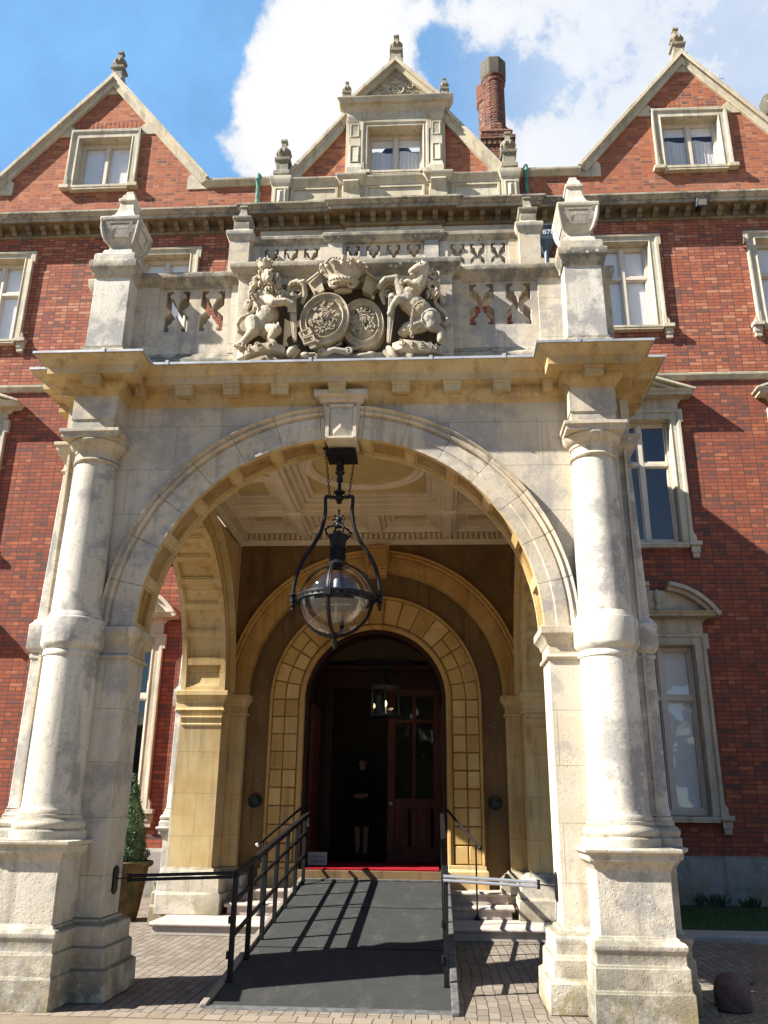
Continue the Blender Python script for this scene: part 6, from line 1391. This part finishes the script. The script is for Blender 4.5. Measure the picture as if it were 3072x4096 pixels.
# ================================================================== potted topiary
def topiary():
    x, y = -3.50, 5.0
    t = thing('potted_topiary', 'clipped green cone bush in a big mossy terracotta pot by the left pier', 'plant', (x, y, 0))
    MB().lathe([(.0, .005), (.21, .005), (.225, .03), (.25, .15), (.315, .60), (.325, .68), (.36, .70), (.385, .72), (.39, .75), (.375, .77), (.335, .765), (.32, .72), (.30, .70), (.0, .70)], x, y, 48).build('pot', 'terracotta', t)
    MB().tube([(x, y, .68), (x+.01, y, 1.2), (x, y, 1.85)], [.03, .022, .008], 8).build('trunk', 'bark', t)
    m = MB(); H0, H1, R = .74, 1.95, .30
    m.lathe([(.20, H0-.02), (.245, H0+.12), (.22, H0+.4), (.12, H0+.85), (.03, H1-.12)], x, y, 24)
    for i in range(9500):
        v = rnd.random()**1.25; z = H0+(H1-H0)*v; r = R*(1-v)**.85*(1+.10*math.sin(z*23+i % 3)); 
        if v < .08: r = R*(.80+v*2.2)
        a = rnd.uniform(0, 2*PI); r += rnd.gauss(0, .012)+.012*math.sin(a*5+z*14); r = max(.004, r)
        c = Vector((x+r*math.cos(a), y+r*math.sin(a), z)); n = Vector((math.cos(a), math.sin(a), .35)); n = (n+Vector((rnd.uniform(-.9, .9), rnd.uniform(-.9, .9), rnd.uniform(-.7, .9)))).normalized()
        u = n.orthogonal().normalized(); u = Matrix.Rotation(rnd.uniform(0, 6.28), 3, n) @ u; w_ = n.cross(u); l = rnd.uniform(.012, .024)
        m.add([c-u*l, c+w_*l*.45+n*.003, c+u*l, c-w_*l*.45+n*.003], [(0, 1, 2, 3)])
    m.build('foliage', 'leaf', t, smooth=0, recalc=False)
topiary()
tag(MB().lathe([(.145, -.02), (.147, .11), (.140, .16), (.118, .205), (.08, .235), (.035, .248), (.0, .25)], 3.35, .36, 32).build('stone_bollard', 'granite'), 'low rounded dark red granite bollard beside the right front pedestal', 'bollard')
def weeds():
    for i, (x, s_, lab) in enumerate(((5.45, 1.0, 'tuft of dark weeds growing against the grey house plinth'), (6.05, .7, 'lower straggly weeds at the foot of the house plinth by the right edge'))):
        m = MB()
        for k in range(60):
            a = rnd.uniform(0, PI); b = Vector((x+rnd.uniform(-.14, .14)*s_*1.6, 7.93+rnd.uniform(-.08, .05), .03)); h = rnd.uniform(.08, .26)*s_; tip = b+Vector((math.cos(a)*.12*s_, -abs(math.sin(a))*.07, h)); w_ = Vector((math.sin(a), math.cos(a), 0))*.012
            mid = b.lerp(tip, .55)+Vector((0, 0, .02)); m.add([b-w_*.4, b+w_*.4, mid+w_, tip, mid-w_], [(0, 1, 2, 3, 4)])
        tag(m.build('weed_plant', 'leaf', smooth=0, recalc=False), lab, 'weed', 'weeds at the foot of the wall')
weeds()
# ================================================================== floodlights and aerial
def floodlight(x, z, lab, rot):
    f = thing('floodlight', lab, 'floodlight', (x, D-.30, z), 'floodlights on the house front')
    c = Vector((x, D-.44, z)); R = Matrix.Rotation(rot, 3, 'X')
    def ob(p, h): return (c+R @ Vector(p), R @ Vector((h[0], 0, 0)), R @ Vector((0, h[1], 0)), R @ Vector((0, 0, h[2])))
    MB().obox(*ob((0, 0, 0), (.115, .05, .085))).obox(*ob((0, .06, 0), (.08, .03, .06))).build('lamp_housing', 'gutter', f, bevel=.01)
    MB().obox(*ob((0, -.053, 0), (.095, .004, .068))).build('lamp_glass', 'globe', f); MB().obox(*ob((0, -.051, 0), (.085, .002, .058))).build('reflector', 'chrome', f)
    MB().tube([(x-.12, D-.42, z), (x-.12, D-.30, z+.05), (x+.12, D-.30, z+.05), (x+.12, D-.42, z)], .012, 8).tube([(x, D-.30, z+.05), (x, D-.02, z+.10)], .016, 8).build('bracket', 'iron', f)
floodlight(6.74, 13.92, 'grey square floodlight under the right eaves cornice', .5)
floodlight(-6.32, 13.76, 'small grey floodlight tucked under the left eaves cornice', .9)
floodlight(-3.02, 12.86, 'dark floodlight on the wall beside the left end of the upper balustrade', .6)
def aerial():
    x, y = 8.15, 9.2
    a = thing('tv_aerial', 'thin television aerial standing behind the right gable', 'aerial', (x, y, 16.2))
    MB().tube([(x, y, 15.8), (x, y, 19.0)], .012, 8).build('mast', 'chrome', a)
    e = MB()
    for k, (dz, w_) in enumerate(((-.55, .26), (-.35, .12), (-.05, .14))): e.tube([(x-w_, y, 18.9+dz), (x+w_, y+.04, 18.9+dz+.05)], .008, 6)
    e.tube([(x-.1, y-.1, 18.6), (x+.12, y+.05, 18.95)], .007, 6); e.build('aerial_rods', 'chrome', a)
aerial()
